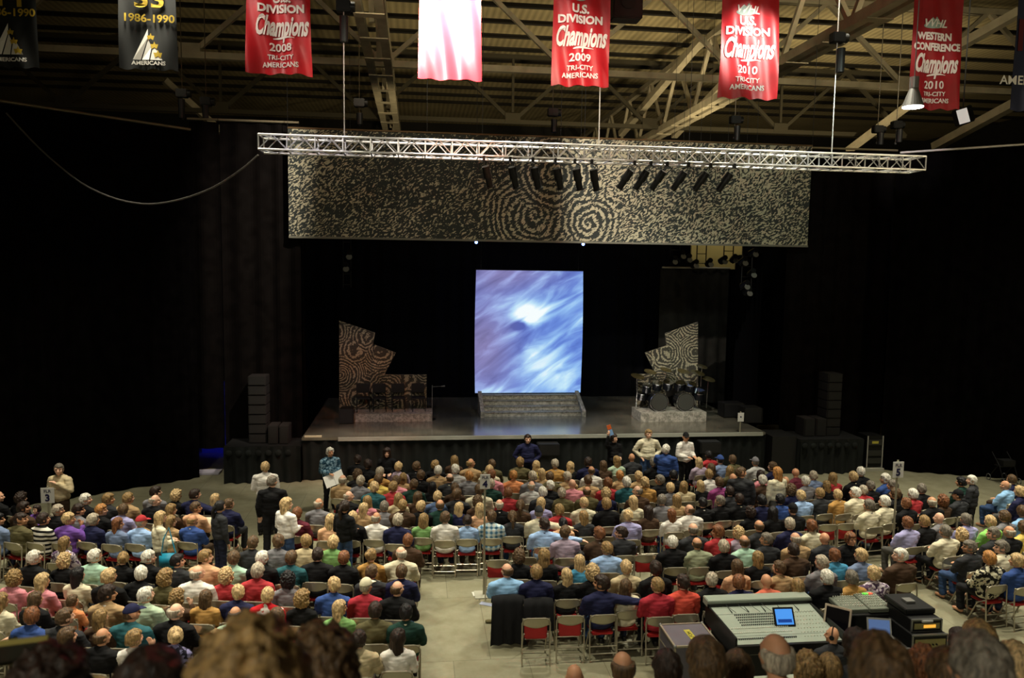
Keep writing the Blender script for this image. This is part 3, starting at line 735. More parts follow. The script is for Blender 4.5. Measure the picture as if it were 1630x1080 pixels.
# stage light cluster hanging high at right of the stage and small one at left
def ladder(label, px, y0, y1, Y, cams, tw=.35):
    p, q = atY(px, y0, Y), atY(px, y1, Y)
    t = thing('light_ladder', label, 'light rig', (p.x, Y, q.z)); h_ = 9.2 - q.z
    for s in (-1, 1): obj('upright', tube(B(), [(s * tw / 2, 0, 0), (s * tw / 2, 0, h_)], .02, 6), BLACKM, t)
    for s in (-1, 1): obj('suspension_wire', tube(B(), [(s * tw / 2, 0, h_), (s * tw / 2, 0, 17.25 - q.z)], .006, 5), BLACKM, t)
    bm = B()
    for k in range(int(h_ / .35)): tube(bm, [(-tw / 2, 0, .1 + k * .35), (tw / 2, 0, .1 + k * .35)], .015, 5)
    obj('rungs', bm, BLACKM, t)
    for k, (dx, dz, r_) in enumerate(cams):
        f_ = obj('lamp_head', cyl(B(), (dx, -.15, dz), .13, .34, 14, Matrix.Rotation(r_, 3, 'Y') @ Matrix.Rotation(1.1, 3, 'X'), .09), mat('lamp_head_metal', '#1f1f1f', .35, .6), t)
        obj('lens', cyl(B(), (dx, -.33, dz - .09), .1, .02, 14, Matrix.Rotation(1.1, 3, 'X')), mat('lamp_lens', '#8d8d86', .15, .5), f_)
    return t
ladder('dark ladder of stage lights hanging right of the stage opening', 1190, 400, 462, 25.6, ((-.1, .2, .3), (.12, .6, -.2), (-.2, 1.0, .1), (.15, 1.3, .4), (0, -.02, 0)))
ladder('dark ladder of stage lights before the cream wall panel', 1117, 396, 424, 27.6, ((-.3, .1, .3), (.25, .15, -.2), (-.55, .3, 0)))
ladder('dark ladder of stage lights left of the cream wall panel', 1075, 398, 418, 27.6, ((-.1, .1, .3), (.2, .3, -.2)))
ladder('dark ladder of stage lights before the right part of the cream wall', 1160, 396, 420, 27.2, ((-.25, .15, .3), (.15, .2, -.2)))
ladder('faint ladder of stage lights at the upper left of the stage', 552, 385, 458, 26.5, ((.1, 1.1, .3), (0, .7, -.2)), .25)
# tiny blue beams under the valance
for px, py, lab in ((758, 386, 'small blue glowing stage lamp under the valance, left'), (928, 389, 'small blue glowing stage lamp under the valance, right')):
    p = atY(px, py, 24.4)
    t = thing('blue_stage_lamp', lab, 'lamp', p)
    obj('housing', cyl(B(), (0, .1, .05), .07, .16, 12), BLACKM, t)
    bm = B(); sph(bm, (0, -.02, 0), .045, 10, 6); obj('lens', bm, mat('blue_lens', '#6f8fff', .3, 0, 14), t)
    obj('hanger', tube(B(), [(0, .1, .1), (0, .1, 17.25 - p.z)], .008), BLACKM, t)
# hanging work lamp and flood lamp, loudspeaker above
hb = thing('high_bay_lamp', 'round glowing ceiling lamp at the lower left corner of the conference banner', 'lamp', atY(1453, 171, 17.0))
EM = mat('lamp_glow', '#fff6ea', .5, 0, 30)
obj('reflector', cyl(B(), (0, 0, .22), .24, .42, 24, None, .09), STEEL, hb); obj('bulb_glass', cyl(B(), (0, 0, .005), .22, .02, 24), EM, hb)
obj('ballast', cyl(B(), (0, 0, .55), .1, .25, 14), STEEL, hb); obj('hook_rod', tube(B(), [(0, 0, .6), (0, 0, 17.3 - hb.location.z)], .012), STEEL, hb)
fl = thing('flood_lamp', 'square flood lamp with pale face by the conference banner', 'lamp', atY(1531, 186, 22))
Rf = Matrix.Rotation(-.35, 3, 'Y') @ Matrix.Rotation(.4, 3, 'Z')
obj('housing', box(B(), (.12, .1, .05), (.45, .4, .5), Rf, .03), BLACKM, fl); obj('lamp_face', box(B(), Rf @ Vector((-.13, -.1, .02)) + Vector((.02, 0, 0)), (.04, .3, .42), Rf), mat('flood_face', '#d8d4cc', .4, 0, .6), fl)
obj('hanger', tube(B(), [(.1, .1, .2), (.1, .1, 17.3 - fl.location.z)], .02), BLACKM, fl)
ls = thing('ceiling_loudspeaker', 'black loudspeaker hanging between the 2009 and 2010 banners', 'speaker', atY(996, 14, 20))
obj('cabinet', bx(B(), -.38, .38, -.25, .25, -.3, .5, .03), BLACKP, ls); obj('woofer', cyl(B(), (0, -.26, .12), .2, .03, 20, RX), mat('woofer_cone', '#0c0c0c', .6), ls)
obj('hanger', tube(B(), [(0, 0, .5), (0, 0, 17.3 - ls.location.z)], .02), BLACKM, ls)

# ---------------------------------------------------------------- banners
BY = 18.0
WHT = mat('banner_white', '#ded9d2', .8); GLD = mat('banner_gold', '#b3952a', .8)
def fold(x, z, s, amp):
    return amp * (sin(x * 6 + s + 1.4 * sin(z * 1.6 + s)) + .6 * sin(x * 13 + s * 2.1 + z * 2.2)) * (.5 + .5 * max(0, min(1, (2.6 - z) / 2.6)))
def banner(label, xa, xb, yb, col, seed, items, amp=.045, rough=.45, top_w=1.0, word='red'):
    p, q = atY(xa, yb, BY), atY(xb, yb, BY)
    W = q.x - p.x; cx = (p.x + q.x) / 2; z0 = (p.z + q.z) / 2; Hh = 3.4
    t = thing('championship_banner', label, 'banner', (cx, BY, z0))
    bm = B(); nx, nz = 60, 40
    for side in (0, .01):
        g = []
        for j in range(nz + 1):
            z = Hh * j / nz; ww = W * (1 - .05 * min(1, z / 2))
            g.append([bm.verts.new((-ww / 2 + ww * i / nx, fold(-ww / 2 + ww * i / nx, z, seed, amp) + side, z + (.02 * sin(i * .35 + seed) if j == 0 else 0))) for i in range(nx + 1)])
        for j in range(nz):
            for i in range(nx): bm.faces.new((g[j][i], g[j][i + 1], g[j + 1][i + 1], g[j + 1][i]))
    obj('cloth', bm, mat('banner_' + word, col, rough, 0, 0, .12, 3, 0, .5), t, True)
    obj('top_rod', tube(B(), [(-W / 2 - .05, 0, Hh), (W / 2 + .05, 0, Hh)], .02), STEEL, t)
    for s in (-1, 1): obj('hanging_wire', tube(B(), [(s * W / 2 * .9, 0, Hh), (s * W / 2 * .9, 0, 17.0 - z0)], .008, 5), STEEL, t)
    for it in items:
        kind, px, py, hpx = it[:4]
        c = atY(px, py, BY); x0, zz = c.x - cx, c.z - z0; s_ = hpx / (FPX / proj(c)[2])
        if kind == 'T':
            tm, m_, sx, shear, bold = it[4], it[5], it[6], it[7], it[8]
            bm = stand_up(text_mesh(tm, s_ * 1.4, .003, shear, sx, bold)); nm = 'lettering'
        elif kind == 'LINE':   # swoosh under the script
            bm = B(); n = 14; L = it[4] / (FPX / proj(c)[2]); vs = []
            for k in range(n + 1):
                u = k / n; x = -L / 2 + L * u; z = .04 * sin(u * 2.6) - .03; th = s_ * (.25 + .75 * sin(pi * min(1, u + .1)))
                vs.append((bm.verts.new((x, 0, z - th / 2)), bm.verts.new((x, 0, z + th / 2))))
            for k in range(n): bm.faces.new((vs[k][0], vs[k + 1][0], vs[k + 1][1], vs[k][1]))
            m_ = it[5]; nm = 'swoosh'
        elif kind == 'TRI':    # striped triangle emblem
            bm = B(); hw = s_ * .5
            L = lambda a_, b_, c_, d_: bm.faces.new([bm.verts.new((xx * hw, 0, (zz_ - .5) * s_)) for xx, zz_ in (a_, b_, c_, d_)])
            L((-1, 0), (-.5, 0), (.0, .72), (-.0, 1.0)); L((-.42, 0), (.05, 0), (.22, .42), (.02, .66)); L((.13, 0), (.9, 0), (.5, .4), (.28, .36))
            m_ = it[5]; nm = 'emblem'
        elif kind == 'STAR':
            bm = B(); vs = [bm.verts.new((s_ / 2 * (1 if k % 2 == 0 else .42) * sin(k * pi / 5), -.004, s_ / 2 * (1 if k % 2 == 0 else .42) * cos(k * pi / 5))) for k in range(10)]
            bm.faces.new(vs); m_ = it[5]; nm = 'star'
        elif kind == 'OVAL':   # slanted emblem plate with mountain
            bm = B(); vs = []
            for k in range(24):
                a_ = 2 * pi * k / 24; vs.append(bm.verts.new((s_ * .95 * cos(a_) + .25 * s_ * sin(a_), .002, s_ * .3 * sin(a_) - s_ * .25)))
            bm.faces.new(vs)
            bm.faces.new([bm.verts.new((x * s_, .002, z * s_)) for x, z in ((-.75, -.1), (-.25, .4), (-.05, .2), (.15, .5), (.75, -.1))])
            m_ = it[5]; nm = 'emblem_plate'
        bmesh.ops.triangulate(bm, faces=bm.faces[:])
        for v in bm.verts:
            x, z = v.co.x + x0, v.co.z + zz
            v.co = Vector((x, v.co.y + fold(x, z, seed, amp) - .02, z))
        obj(nm, bm, m_, t)
    return t
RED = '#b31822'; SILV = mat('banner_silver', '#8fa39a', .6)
banner('black banner with the gold years and triangle emblem at the left edge', -32, 63, 107, '#050605', 1,
       [('T', 15, 20, 12, '1986-1990', GLD, 1.1, 0, .004), ('TRI', 14, 62, 48, 0, WHT), ('STAR', 17, 51, 12, 0, GLD), ('STAR', 23, 66, 13, 0, GLD), ('STAR', 30, 81, 14, 0, GLD), ('T', 16, 95, 6, 'AMERICANS', WHT, 1.15, 0, .002), ('T', 15, -8, 40, '11', GLD, 1, 0, .01)], .02, .8, word='black')
banner('black banner with gold numbers, years and a triangle emblem left of the red ones', 190, 284, 111, '#050605', 2,
       [('T', 237, 30, 12, '1986-1990', GLD, 1.1, 0, .004), ('TRI', 236, 71, 48, 0, WHT), ('STAR', 240, 59, 12, 0, GLD), ('STAR', 246, 73, 13, 0, GLD), ('STAR', 252, 87, 14, 0, GLD), ('T', 237, 101, 6, 'AMERICANS', WHT, 1.15, 0, .002), ('T', 238, 0, 27, '33', GLD, 1.3, 0, .012)], .02, .8, word='black')
def redset(cx, y0, year, top='U.S.', amp=1, champ_dy=0):
    return [('T', cx, y0 - 17, 13, top, WHT, 1, 0, .01), ('T', cx, y0, 12, 'DIVISION', WHT, 1.05, 0, .01), ('T', cx, y0 + 28, 30, 'Champions', WHT, .43, .4, .02),
            ('LINE', cx + 4, y0 + 45, 3.4, 34, WHT), ('T', cx - 1, y0 + 61, 12, year, WHT, 1.05, 0, .005), ('T', cx - 1, y0 + 77, 7.5, 'TRI-CITY', WHT, 1, 0, .003), ('T', cx - 1, y0 + 89, 8, 'AMERICANS', WHT, .95, 0, .003)]
banner('red banner reading U.S. Division Champions 2008, third banner from the left', 392, 497, 118, RED, 3, redset(448, 15, '2008'), .075)
banner('red banner washed out white by a lamp', 665, 767, 127, RED, 4, [], .07)
banner('red banner reading U.S. Division Champions 2009', 877, 970, 137, RED, 5, redset(924, 32, '2009') + [('OVAL', 924, -4, 10, 0, SILV)], .06)
banner('bright red banner reading U.S. Division Champions 2010', 1143, 1236, 157, RED, 6, redset(1190, 51, '2010') + [('OVAL', 1188, 15, 18, 0, SILV), ('T', 1190, 16, 12, 'WHL', WHT, 1.1, .3, .004)], .055)
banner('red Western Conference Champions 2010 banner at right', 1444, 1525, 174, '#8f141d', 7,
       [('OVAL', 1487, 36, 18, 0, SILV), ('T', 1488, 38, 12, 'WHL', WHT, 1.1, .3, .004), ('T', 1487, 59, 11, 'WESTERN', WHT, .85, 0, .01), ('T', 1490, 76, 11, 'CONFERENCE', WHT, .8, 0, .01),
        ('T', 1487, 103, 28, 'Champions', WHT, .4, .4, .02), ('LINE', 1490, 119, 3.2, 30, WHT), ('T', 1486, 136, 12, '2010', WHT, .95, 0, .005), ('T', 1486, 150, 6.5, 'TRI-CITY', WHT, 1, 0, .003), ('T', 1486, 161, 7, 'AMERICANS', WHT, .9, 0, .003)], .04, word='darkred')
banner('dark navy banner cut off at the right edge', 1607, 1700, 178, '#0f1430', 8,
       [('T', 1640, 130, 14, 'AMERICANS', WHT, 1, 0, .003), ('T', 1640, 60, 50, '10', mat('banner_maroon', '#4a1218', .8), 1, 0, .01)], .02, .8, word='navy')
# ================================================================ people
SKIN = [mat('skin_%d' % i, c, .55, 0, 0, .08, 14) for i, c in enumerate(('#d3a184', '#c8926f', '#dcae92', '#bd8a68'))]
HAIRC = {'w': ('white', '#dcd5c4'), 's': ('silver', '#a89c88'), 'g': ('grey', '#6e665a'), 'b': ('blond', '#bfa274'), 'l': ('light brown', '#8c7046'),
         'n': ('brown', '#56412a'), 'd': ('dark brown', '#2a1c14'), 'k': ('black', '#131011'), 'r': ('auburn', '#74482a'), 'y': ('ginger', '#ad7840')}
def hairmat(k):
    nm, c = HAIRC[k]; key = nm.replace(' ', '_') + '_hair'
    if key in _M: return _M[key]
    m = bpy.data.materials.new(key); m.use_nodes = True; _M[key] = m; nt = m.node_tree; b = nt.nodes['Principled BSDF']
    tc = N(nt, 'ShaderNodeTexCoord'); mp = N(nt, 'ShaderNodeMapping'); mp.inputs['Scale'].default_value = (1, 1, .22)
    nt.links.new(tc.outputs['Object'], mp.inputs[0])
    n = N(nt, 'ShaderNodeTexNoise', Scale=42.0, Detail=5.0, Roughness=.65, Distortion=.8); nt.links.new(mp.outputs[0], n.inputs['Vector'])
    cc = lin(c)
    col = RAMP(nt, n.outputs['Fac'], [(.34, tuple(v * .3 for v in cc[:3]) + (1,)), (.52, cc), (.68, tuple(min(1, v * 1.75) for v in cc[:3]) + (1,))])
    nt.links.new(col, b.inputs['Base Color']); b.inputs['Roughness'].default_value = .5; b.inputs['Specular IOR Level'].default_value = .35
    bp = N(nt, 'ShaderNodeBump', Strength=.7, Distance=.02); nt.links.new(n.outputs['Fac'], bp.inputs['Height']); nt.links.new(bp.outputs['Normal'], b.inputs['Normal'])
    return m
CLO = dict(black='#101012', charcoal='#2b2c2f', grey='#706e72', lightgrey='#a8a6a2', white='#d6d0c6', cream='#cbc1a0', tan='#a88656', beige='#b9a67c', brown='#45301f',
           mustard='#ad7d2c', yellow='#d6b63a', orange='#d07c3c', coral='#d2603e', orangered='#cc3a1e', red='#a81c24', crimson='#a30e26', maroon='#611c2e', pink='#d27c88',
           magenta='#8c3070', purple='#6a3f9a', mauve='#a08ca0', lavender='#9894c4', navy='#1c1f42', blue='#2a4888', denim='#4f6890', lightblue='#8caedc', skyblue='#7fb2e0',
           slate='#66789a', teal='#1c5860', turquoise='#2f88b0', mint='#9cc6ac', palegreen='#a4bb9c', sage='#8a9070', green='#6c9c50', lime='#7cc848', darkgreen='#15382f',
           olive='#564f2e', peach='#d29c6e')
WORD = dict(lightgrey='light grey', orangered='orange-red', lightblue='light blue', skyblue='sky blue', palegreen='pale green', darkgreen='dark green', denim='denim blue',
            stripes='black-and-white stripes', plaid='blue plaid', floral='black-and-white floral', darkfloral='dark floral', redwhite='red and white')
def topmat(k):
    key = 'cloth_' + k
    if key in _M: return _M[key]
    if k in CLO:
        c = lin(CLO[k]); g_ = c[0] * .3 + c[1] * .6 + c[2] * .1
        return mat(key, tuple((v * .84 + g_ * .16) * 1.08 for v in c[:3]) + (1,), .85, 0, 0, .22, 9, .2, .2)
    def f(nt):
        tc = N(nt, 'ShaderNodeTexCoord'); P = tc.outputs['Object']; s = N(nt, 'ShaderNodeSeparateXYZ'); nt.links.new(P, s.inputs[0])
        if k == 'stripes':
            return RAMP(nt, MA(nt, 'PINGPONG', s.outputs['Z'], .045), [(.02, '#101010'), (.024, '#cfc9bc')])
        if k == 'plaid':
            a_ = MA(nt, 'PINGPONG', s.outputs['Z'], .05); b_ = MA(nt, 'PINGPONG', s.outputs['X'], .05)
            return RAMP(nt, MA(nt, 'MULTIPLY', MA(nt, 'ADD', a_, b_), 9.), [(.2, '#3c6a8c'), (.45, '#a9c4cf'), (.7, '#d9ddd6')])
        sc = dict(floral=16., darkfloral=14., tealfloral=18., redwhite=5., mauvefloral=20.)[k]
        n = N(nt, 'ShaderNodeTexNoise', Scale=sc, Detail=2.0); nt.links.new(P, n.inputs['Vector'])
        c1, c2 = dict(floral=('#14130f', '#c9c2a6'), darkfloral=('#141222', '#77739a'), tealfloral=('#24485c', '#7f9dae'), redwhite=('#b3141e', '#d9d0cc'), mauvefloral=('#54405a', '#c9bcc4'))[k]
        return RAMP(nt, n.outputs['Fac'], [(.48 if k != 'redwhite' else .6, c1), (.54 if k != 'redwhite' else .62, c2)])
    WORD.setdefault('tealfloral', 'teal floral'); WORD.setdefault('mauvefloral', 'mauve floral')
    return nmat(key, f, .85)
WORD['tealfloral'] = 'teal floral'; WORD['mauvefloral'] = 'mauve floral'

def limb(bm, pts, radii, n=12):
    """chain of tapered capsules"""
    for i in range(len(pts) - 1):
        p, q = Vector(pts[i]), Vector(pts[i + 1])
        tube(bm, [p, q], radii[i], n, radii[i + 1])
    for p, r in zip(pts, radii): sph(bm, p, r, n, 8)

def turnv(p, c, a):
    p = Vector(p) - Vector(c); return Vector((p.x * cos(a) - p.y * sin(a), p.x * sin(a) + p.y * cos(a), p.z)) + Vector(c)

def hand(bm, wrist, d, curl=.5, side=1):
    d = Vector(d).normalized(); up = Vector((0, 0, 1)) if abs(d.z) < .8 else Vector((0, 1, 0))
    s = d.cross(up).normalized(); n = s.cross(d).normalized()
    w_ = Vector(wrist); c = w_ + d * .055
    rot = Matrix((d, s, n)).transposed()
    sph(bm, c, (.05, .042, .018), 12, 8, rot)
    for k, (off, L) in enumerate(((-.03, .06), (-.01, .075), (.011, .07), (.031, .055))):
        b0 = w_ + d * .09 + s * off
        b1 = b0 + d * L * .5 - n * curl * .012; b2 = b0 + d * L * (1 - .3 * curl) - n * curl * .04
        limb(bm, [b0, b1, b2], [.0105, .0098, .008], 7)
    t0 = w_ + d * .03 - s * .034 * side
    limb(bm, [t0, t0 + d * .03 - s * .026 * side, t0 + d * .065 - s * .03 * side], [.013, .012, .0095], 7)

POSES = {
    'lap':   dict(sit=1, R=((.20, -.03, .95), (.25, .06, .71), (.10, .29, .655)), L=((-.20, -.03, .95), (-.25, .06, .71), (-.10, .29, .655))),
    'cross': dict(sit=1, R=((.20, -.02, .95), (.25, .07, .74), (.02, .20, .80)), L=((-.20, -.02, .95), (-.25, .07, .74), (-.02, .22, .77))),
    'around': dict(sit=1, R=((.20, -.04, .96), (.44, -.10, .93), (.66, -.10, .90)), L=((-.20, -.03, .95), (-.25, .06, .71), (-.10, .29, .655))),
    'aroundL': dict(sit=1, R=((.20, -.03, .95), (.25, .06, .71), (.10, .29, .655)), L=((-.20, -.04, .96), (-.44, -.10, .93), (-.66, -.10, .90))),
    'raise': dict(sit=1, R=((.20, -.02, .95), (.30, .10, .80), (.20, .12, 1.04)), L=((-.20, -.03, .95), (-.25, .06, .71), (-.10, .29, .655))),
    'stand': dict(sit=0, R=((.19, 0, 1.38), (.25, -.01, 1.10), (.25, .06, .86)), L=((-.19, 0, 1.38), (-.25, -.01, 1.10), (-.25, .06, .86))),
    'hold':  dict(sit=0, R=((.19, 0, 1.38), (.24, .0, 1.12), (.12, .24, 1.10)), L=((-.19, 0, 1.38), (-.24, .0, 1.12), (-.12, .24, 1.10))),
    'pockets': dict(sit=0, R=((.19, 0, 1.38), (.32, -.06, 1.14), (.19, .06, .98)), L=((-.19, 0, 1.38), (-.32, -.06, 1.14), (-.19, .06, .98))),
    'chest': dict(sit=0, R=((.19, 0, 1.38), (.24, .0, 1.12), (.10, .20, 1.06)), L=((-.19, 0, 1.38), (-.27, .05, 1.17), (-.05, .16, 1.34))),
    'wave':  dict(sit=0, R=((.19, 0, 1.38), (.28, .12, 1.46), (.26, .16, 1.74)), L=((-.19, 0, 1.38), (-.24, .0, 1.12), (-.12, .24, 1.10))),
    'reach': dict(sit=0, R=((.19, 0, 1.38), (.25, -.01, 1.10), (.25, .06, .86)), L=((-.19, .02, 1.38), (-.26, .12, 1.14), (-.30, .30, .92))),
}
def headc(sit): return Vector((0, .02, 1.2 if sit else 1.62))
def body_mesh(pose, turn, which, fine=False):
    P = POSES[pose]; sit = P['sit']; bm = B()
    hc = headc(sit); g = {'skin': 0, 'top': .024, 'legs': .016, 'shoe': 0}[which]
    o = 0 if sit else .42
    if which in ('skin', 'top'):
        k_ = .026 if which == 'top' else 0
        sph(bm, (0, 0, .58 + o), (.155 + g + k_, .115 + g + k_ * .4, .11 + g)); sph(bm, (0, -.01, .72 + o), (.140 + g + k_ * 1.2, .105 + g + k_ * .6, .17 + g)); sph(bm, (0, -.025, .87 + o), (.160 + g + k_ * .5, .112 + g, .155 + g))
        limb(bm, [(-.15, -.03, .965 + o), (.15, -.03, .965 + o)], [.058 + g, .058 + g]); limb(bm, [(-.08, -.03, .99 + o), (.08, -.03, .99 + o)], [.06 + g, .06 + g])
        limb(bm, [(0, -.03, .98 + o), (0, -.01, 1.05 + o - (0 if which == 'skin' else .005))], [.062 + g, .05 + g])
        for s in ('R', 'L'):
            a_, b_, c_ = [Vector(v) for v in P[s]]
            if which == 'top': c_ = b_.lerp(c_, .94)
            limb(bm, [a_, a_.lerp(b_, .5), b_, c_], [.056 + g, .05 + g, .042 + g, .027 + g * .9])
    if which == 'skin':
        limb(bm, [(0, -.02, 1.0 + o), hc + Vector((0, -.015, -.07))], [.054, .052])
        sph(bm, hc + Vector((0, 0, .012)), (.077, .097, .105), 20, 14)
        T = lambda x, y, z: turnv(hc + Vector((x, y, z)), hc, turn)
        sph(bm, T(0, .035, -.055), (.058, .062, .058), 14, 10)
        sph(bm, T(0, .07, -.095), (.028, .026, .02), 10, 8)
        limb(bm, [T(0, .092, .012), T(0, .118, -.028)], [.009, .014], 8); sph(bm, T(0, .104, -.034), (.02, .014, .010), 8, 6)
        for s in (-1, 1):
            sph(bm, T(s * .079, -.003, -.008), (.012, .022, .032), 8, 8)
            sph(bm, T(s * .035, .082, .032), (.026, .012, .009), 8, 6)
            sph(bm, T(s * .042, .068, -.03), (.024, .024, .02), 8, 6)
        sph(bm, T(0, .094, -.062), (.024, .010, .0075), 8, 6)
        for s, k in (('R', 1), ('L', -1)):
            a_, b_, c_ = [Vector(v) for v in P[s]]; dd = (c_ - b_)
            hand(bm, c_, dd + Vector((0, 0, -.04 if sit else -.02)), .6, k)
        if sit:
            for s in (-1, 1):
                limb(bm, [(s * .085, .02, .54), (s * .1, .25, .53), (s * .11, .45, .50)], [.082, .07, .055]); limb(bm, [(s * .11, .45, .5), (s * .11, .43, .28), (s * .11, .41, .09)], [.053, .05, .036])
                limb(bm, [(s * .11, .40, .055), (s * .115, .55, .045)], [.04, .03])
        else:
            for s in (-1, 1):
                limb(bm, [(s * .085, .0, .95), (s * .1, .01, .72), (s * .105, .02, .5)], [.088, .074, .055]); limb(bm, [(s * .105, .02, .5), (s * .11, .0, .3), (s * .11, -.02, .09)], [.052, .054, .036])
                limb(bm, [(s * .11, -.03, .05), (s * .12, .12, .045)], [.04, .03])
    if which == 'legs':
        if sit:
            sph(bm, (0, 0, .56), (.158 + g, .125 + g, .10))
            for s in (-1, 1):
                limb(bm, [(s * .085, .02, .54), (s * .1, .25, .53), (s * .11, .45, .50)], [.082 + g, .07 + g, .058 + g]); limb(bm, [(s * .11, .45, .5), (s * .11, .43, .28), (s * .11, .41, .12)], [.055 + g, .054 + g, .048 + g])
        else:
            sph(bm, (0, 0, .98), (.152 + g, .115 + g, .11))
            for s in (-1, 1):
                limb(bm, [(s * .082, .0, .95), (s * .1, .01, .72), (s * .105, .02, .5)], [.088 + g, .076 + g, .058 + g]); limb(bm, [(s * .105, .02, .5), (s * .11, .0, .3), (s * .11, -.02, .11)], [.055 + g, .056 + g, .05 + g])
    vs = .0105 if which == 'skin' else .016
    me = evalmesh(bm, [('REMESH', dict(mode='VOXEL', voxel_size=vs)), ('SMOOTH', dict(factor=.6, iterations=2 if which == 'skin' else 5))])
    if which in ('top', 'legs'):
        for v in me.vertices:
            c = v.co; n = v.normal
            k = noise.noise((c.x * 8, c.y * 8, c.z * 5)) * .010 + noise.noise((c.x * 9, c.y * 9, c.z * 34)) * .009
            v.co = c + n * k
    me.name = {'skin': 'person', 'top': 'top', 'legs': 'trousers'}[which]
    return me
def shoe_mesh(sit, s):
    bm = B(); y = .41 if sit else -.02
    limb(bm, [(s * .11, y - .03, .05), (s * .113, y + .06, .055), (s * .118, y + .16, .04)], [.045, .044, .034], 10); box(bm, (s * .114, y + .06, .012), (.085, .27, .022))
    return evalmesh(bm, [('REMESH', dict(mode='VOXEL', voxel_size=.014)), ('SMOOTH', dict(factor=.5, iterations=2))])

def hair_mesh(style, seed, fine=False):
    """in head coordinates, the face looks to +Y"""
    bm = B()
    R0 = Vector((.097, .116, .126))
    def shell(R, lo, amp, fr, face=.30, nape=-.55, top=None):
        vs = sph(bm, (0, 0, 0), 1, 40, 28)
        for v in vs:
            d = v.co.normalized(); k = 1
            # face opening
            yy, zz = d.y, d.z
            cut = 0
            if yy > face and zz < .50 + .25 * (1 - min(1, abs(d.x) * 1.6)) * 0: cut = min(1, (yy - face) * 5) * min(1, max(0, (.52 - zz) * 6))
            if zz < nape: cut = max(cut, min(1, (nape - zz) * 5))
            if abs(d.x) > .8 and -.45 < zz < .0 and -.25 < yy < .35 and style in 'SB': cut = max(cut, .7)
            if top is not None: cut = max(cut, min(1, max(0, zz - top) * 6 + max(0, yy - .1) * 4) if zz > top or yy > .1 else cut)
            k = 1 + amp * (noise.noise(d * fr + Vector((seed, 0, 0))) + .5 * noise.noise(d * fr * 2.3 + Vector((0, seed, 0))))
            k = k * (1 - cut) + .72 * cut
            v.co = Vector((d.x * R.x * k, d.y * R.y * k - .006, d.z * R.z * k + .006))
    if style == 'S': shell(R0 * 1.02, 0, .10, 4)
    elif style == 'C': shell(R0 * 1.22, 0, .22, 7, .34, -.8)
    elif style == 'T':
        shell(R0 * 1.03, 0, .10, 4)
        for v in bm.verts:
            d = Vector((v.co.x / R0.x, v.co.y / R0.y, v.co.z / R0.z)); q = (d - Vector((.1, -.45, .88))).length
            if q < .42: v.co *= .80 + .2 * max(0, q - .3) / .12
    elif style == 'B': shell(R0 * .945, 0, .05, 4, .2, -.55, .32)
    elif style == 'L':
        shell(R0 * 1.07, 0, .08, 4, .32, -2)
        w_ = .105 + .012 * sin(seed * 3)
        L = .29 + .07 * sin(seed * 5)
        vs = sph(bm, (0, 0, 0), 1, 28, 20)
        for v in vs:
            d = v.co.copy(); k = 1 + .12 * noise.noise(Vector((d.x * 6, d.y * 6, d.z * 2)) + Vector((seed, 0, 0)))
            x = d.x * (w_ + .03 * max(0, -d.z)) * k; y = d.y * .06 * k - .062
            if abs(d.x) > .5: y += .05 * (abs(d.x) - .5)
            v.co = Vector((x, y, -.10 + d.z * L * .75))
    elif style == 'P':
        shell(R0 * 1.0, 0, .07, 5, .3, -.5)
        if seed % 2:
            sph(bm, (0, -.125, .045), (.05, .045, .045), 14, 10)
        else:
            limb(bm, [(0, -.11, .03), (0, -.15, -.04), (.01, -.14, -.16), (.0, -.12, -.26)], [.03, .034, .03, .014], 10)
    vs_ = .0105
    me = evalmesh(bm, [('REMESH', dict(mode='VOXEL', voxel_size=vs_))])
    amp = {'C': .016, 'L': .008, 'P': .007, 'S': .006, 'B': .003, 'T': .006}[style]
    fr = {'C': 38, 'L': 30, 'P': 32, 'S': 34, 'B': 30, 'T': 34}[style]
    for v in me.vertices:
        c = v.co; v.co = c + v.normal * amp * noise.noise(Vector((c.x * fr, c.y * fr, c.z * fr * (.35 if style in 'LSPBT' else 1))) + Vector((seed * 3, 0, 0)))
    me.name = 'hair'
    return me
def collar_mesh(sit):
    bm = B(); z = 1.035 if sit else 1.455; n = 20
    g = []
    for j, (rx, ry, dz) in enumerate(((.098, .088, -.03), (.086, .078, .0), (.074, .070, .034), (.064, .062, .030), (.072, .066, -.01), (.085, .07, -.035))):
        g.append([bm.verts.new((rx * cos(2 * pi * k / n), -.018 + ry * sin(2 * pi * k / n), z + dz - .028 * max(0, sin(2 * pi * k / n)))) for k in range(n)])
    for j in range(6):
        for k in range(n): bm.faces.new((g[j][k], g[j][(k + 1) % n], g[(j + 1) % 6][(k + 1) % n], g[(j + 1) % 6][k]))
    return evalmesh(bm, [('SUBSURF', dict(levels=1, render_levels=1))])
def cap_mesh():
    bm = B()
    vs = sph(bm, (0, 0, 0), 1, 28, 20)
    for v in vs:
        d = v.co.copy(); z = max(d.z, .12)
        v.co = Vector((d.x * .096, d.y * .116 - .004, z * .13 + .01))
    box(bm, (0, .13, .028), (.13, .10, .012), Matrix.Rotation(-.15, 3, 'X'))
    sph(bm, (0, 0, .143), .01, 8, 6)
    return evalmesh(bm, [('REMESH', dict(mode='VOXEL', voxel_size=.008)), ('SMOOTH', dict(factor=.5, iterations=2))])
_C = {}
def cached(key, fn):
    if key not in _C: _C[key] = fn()
    return _C[key]
def child(name, me, m, parent, loc=None, rz=0, sc=None):
    if not me.materials: me.materials.append(m)
    o = bpy.data.objects.new(name, me); COL.objects.link(o); o.parent = parent
    o.material_slots[0].link = 'OBJECT'; o.material_slots[0].material = m
    if loc is not None: o.location = loc
    if rz: o.rotation_euler = (0, 0, rz)
    if sc: o.scale = sc
    return o
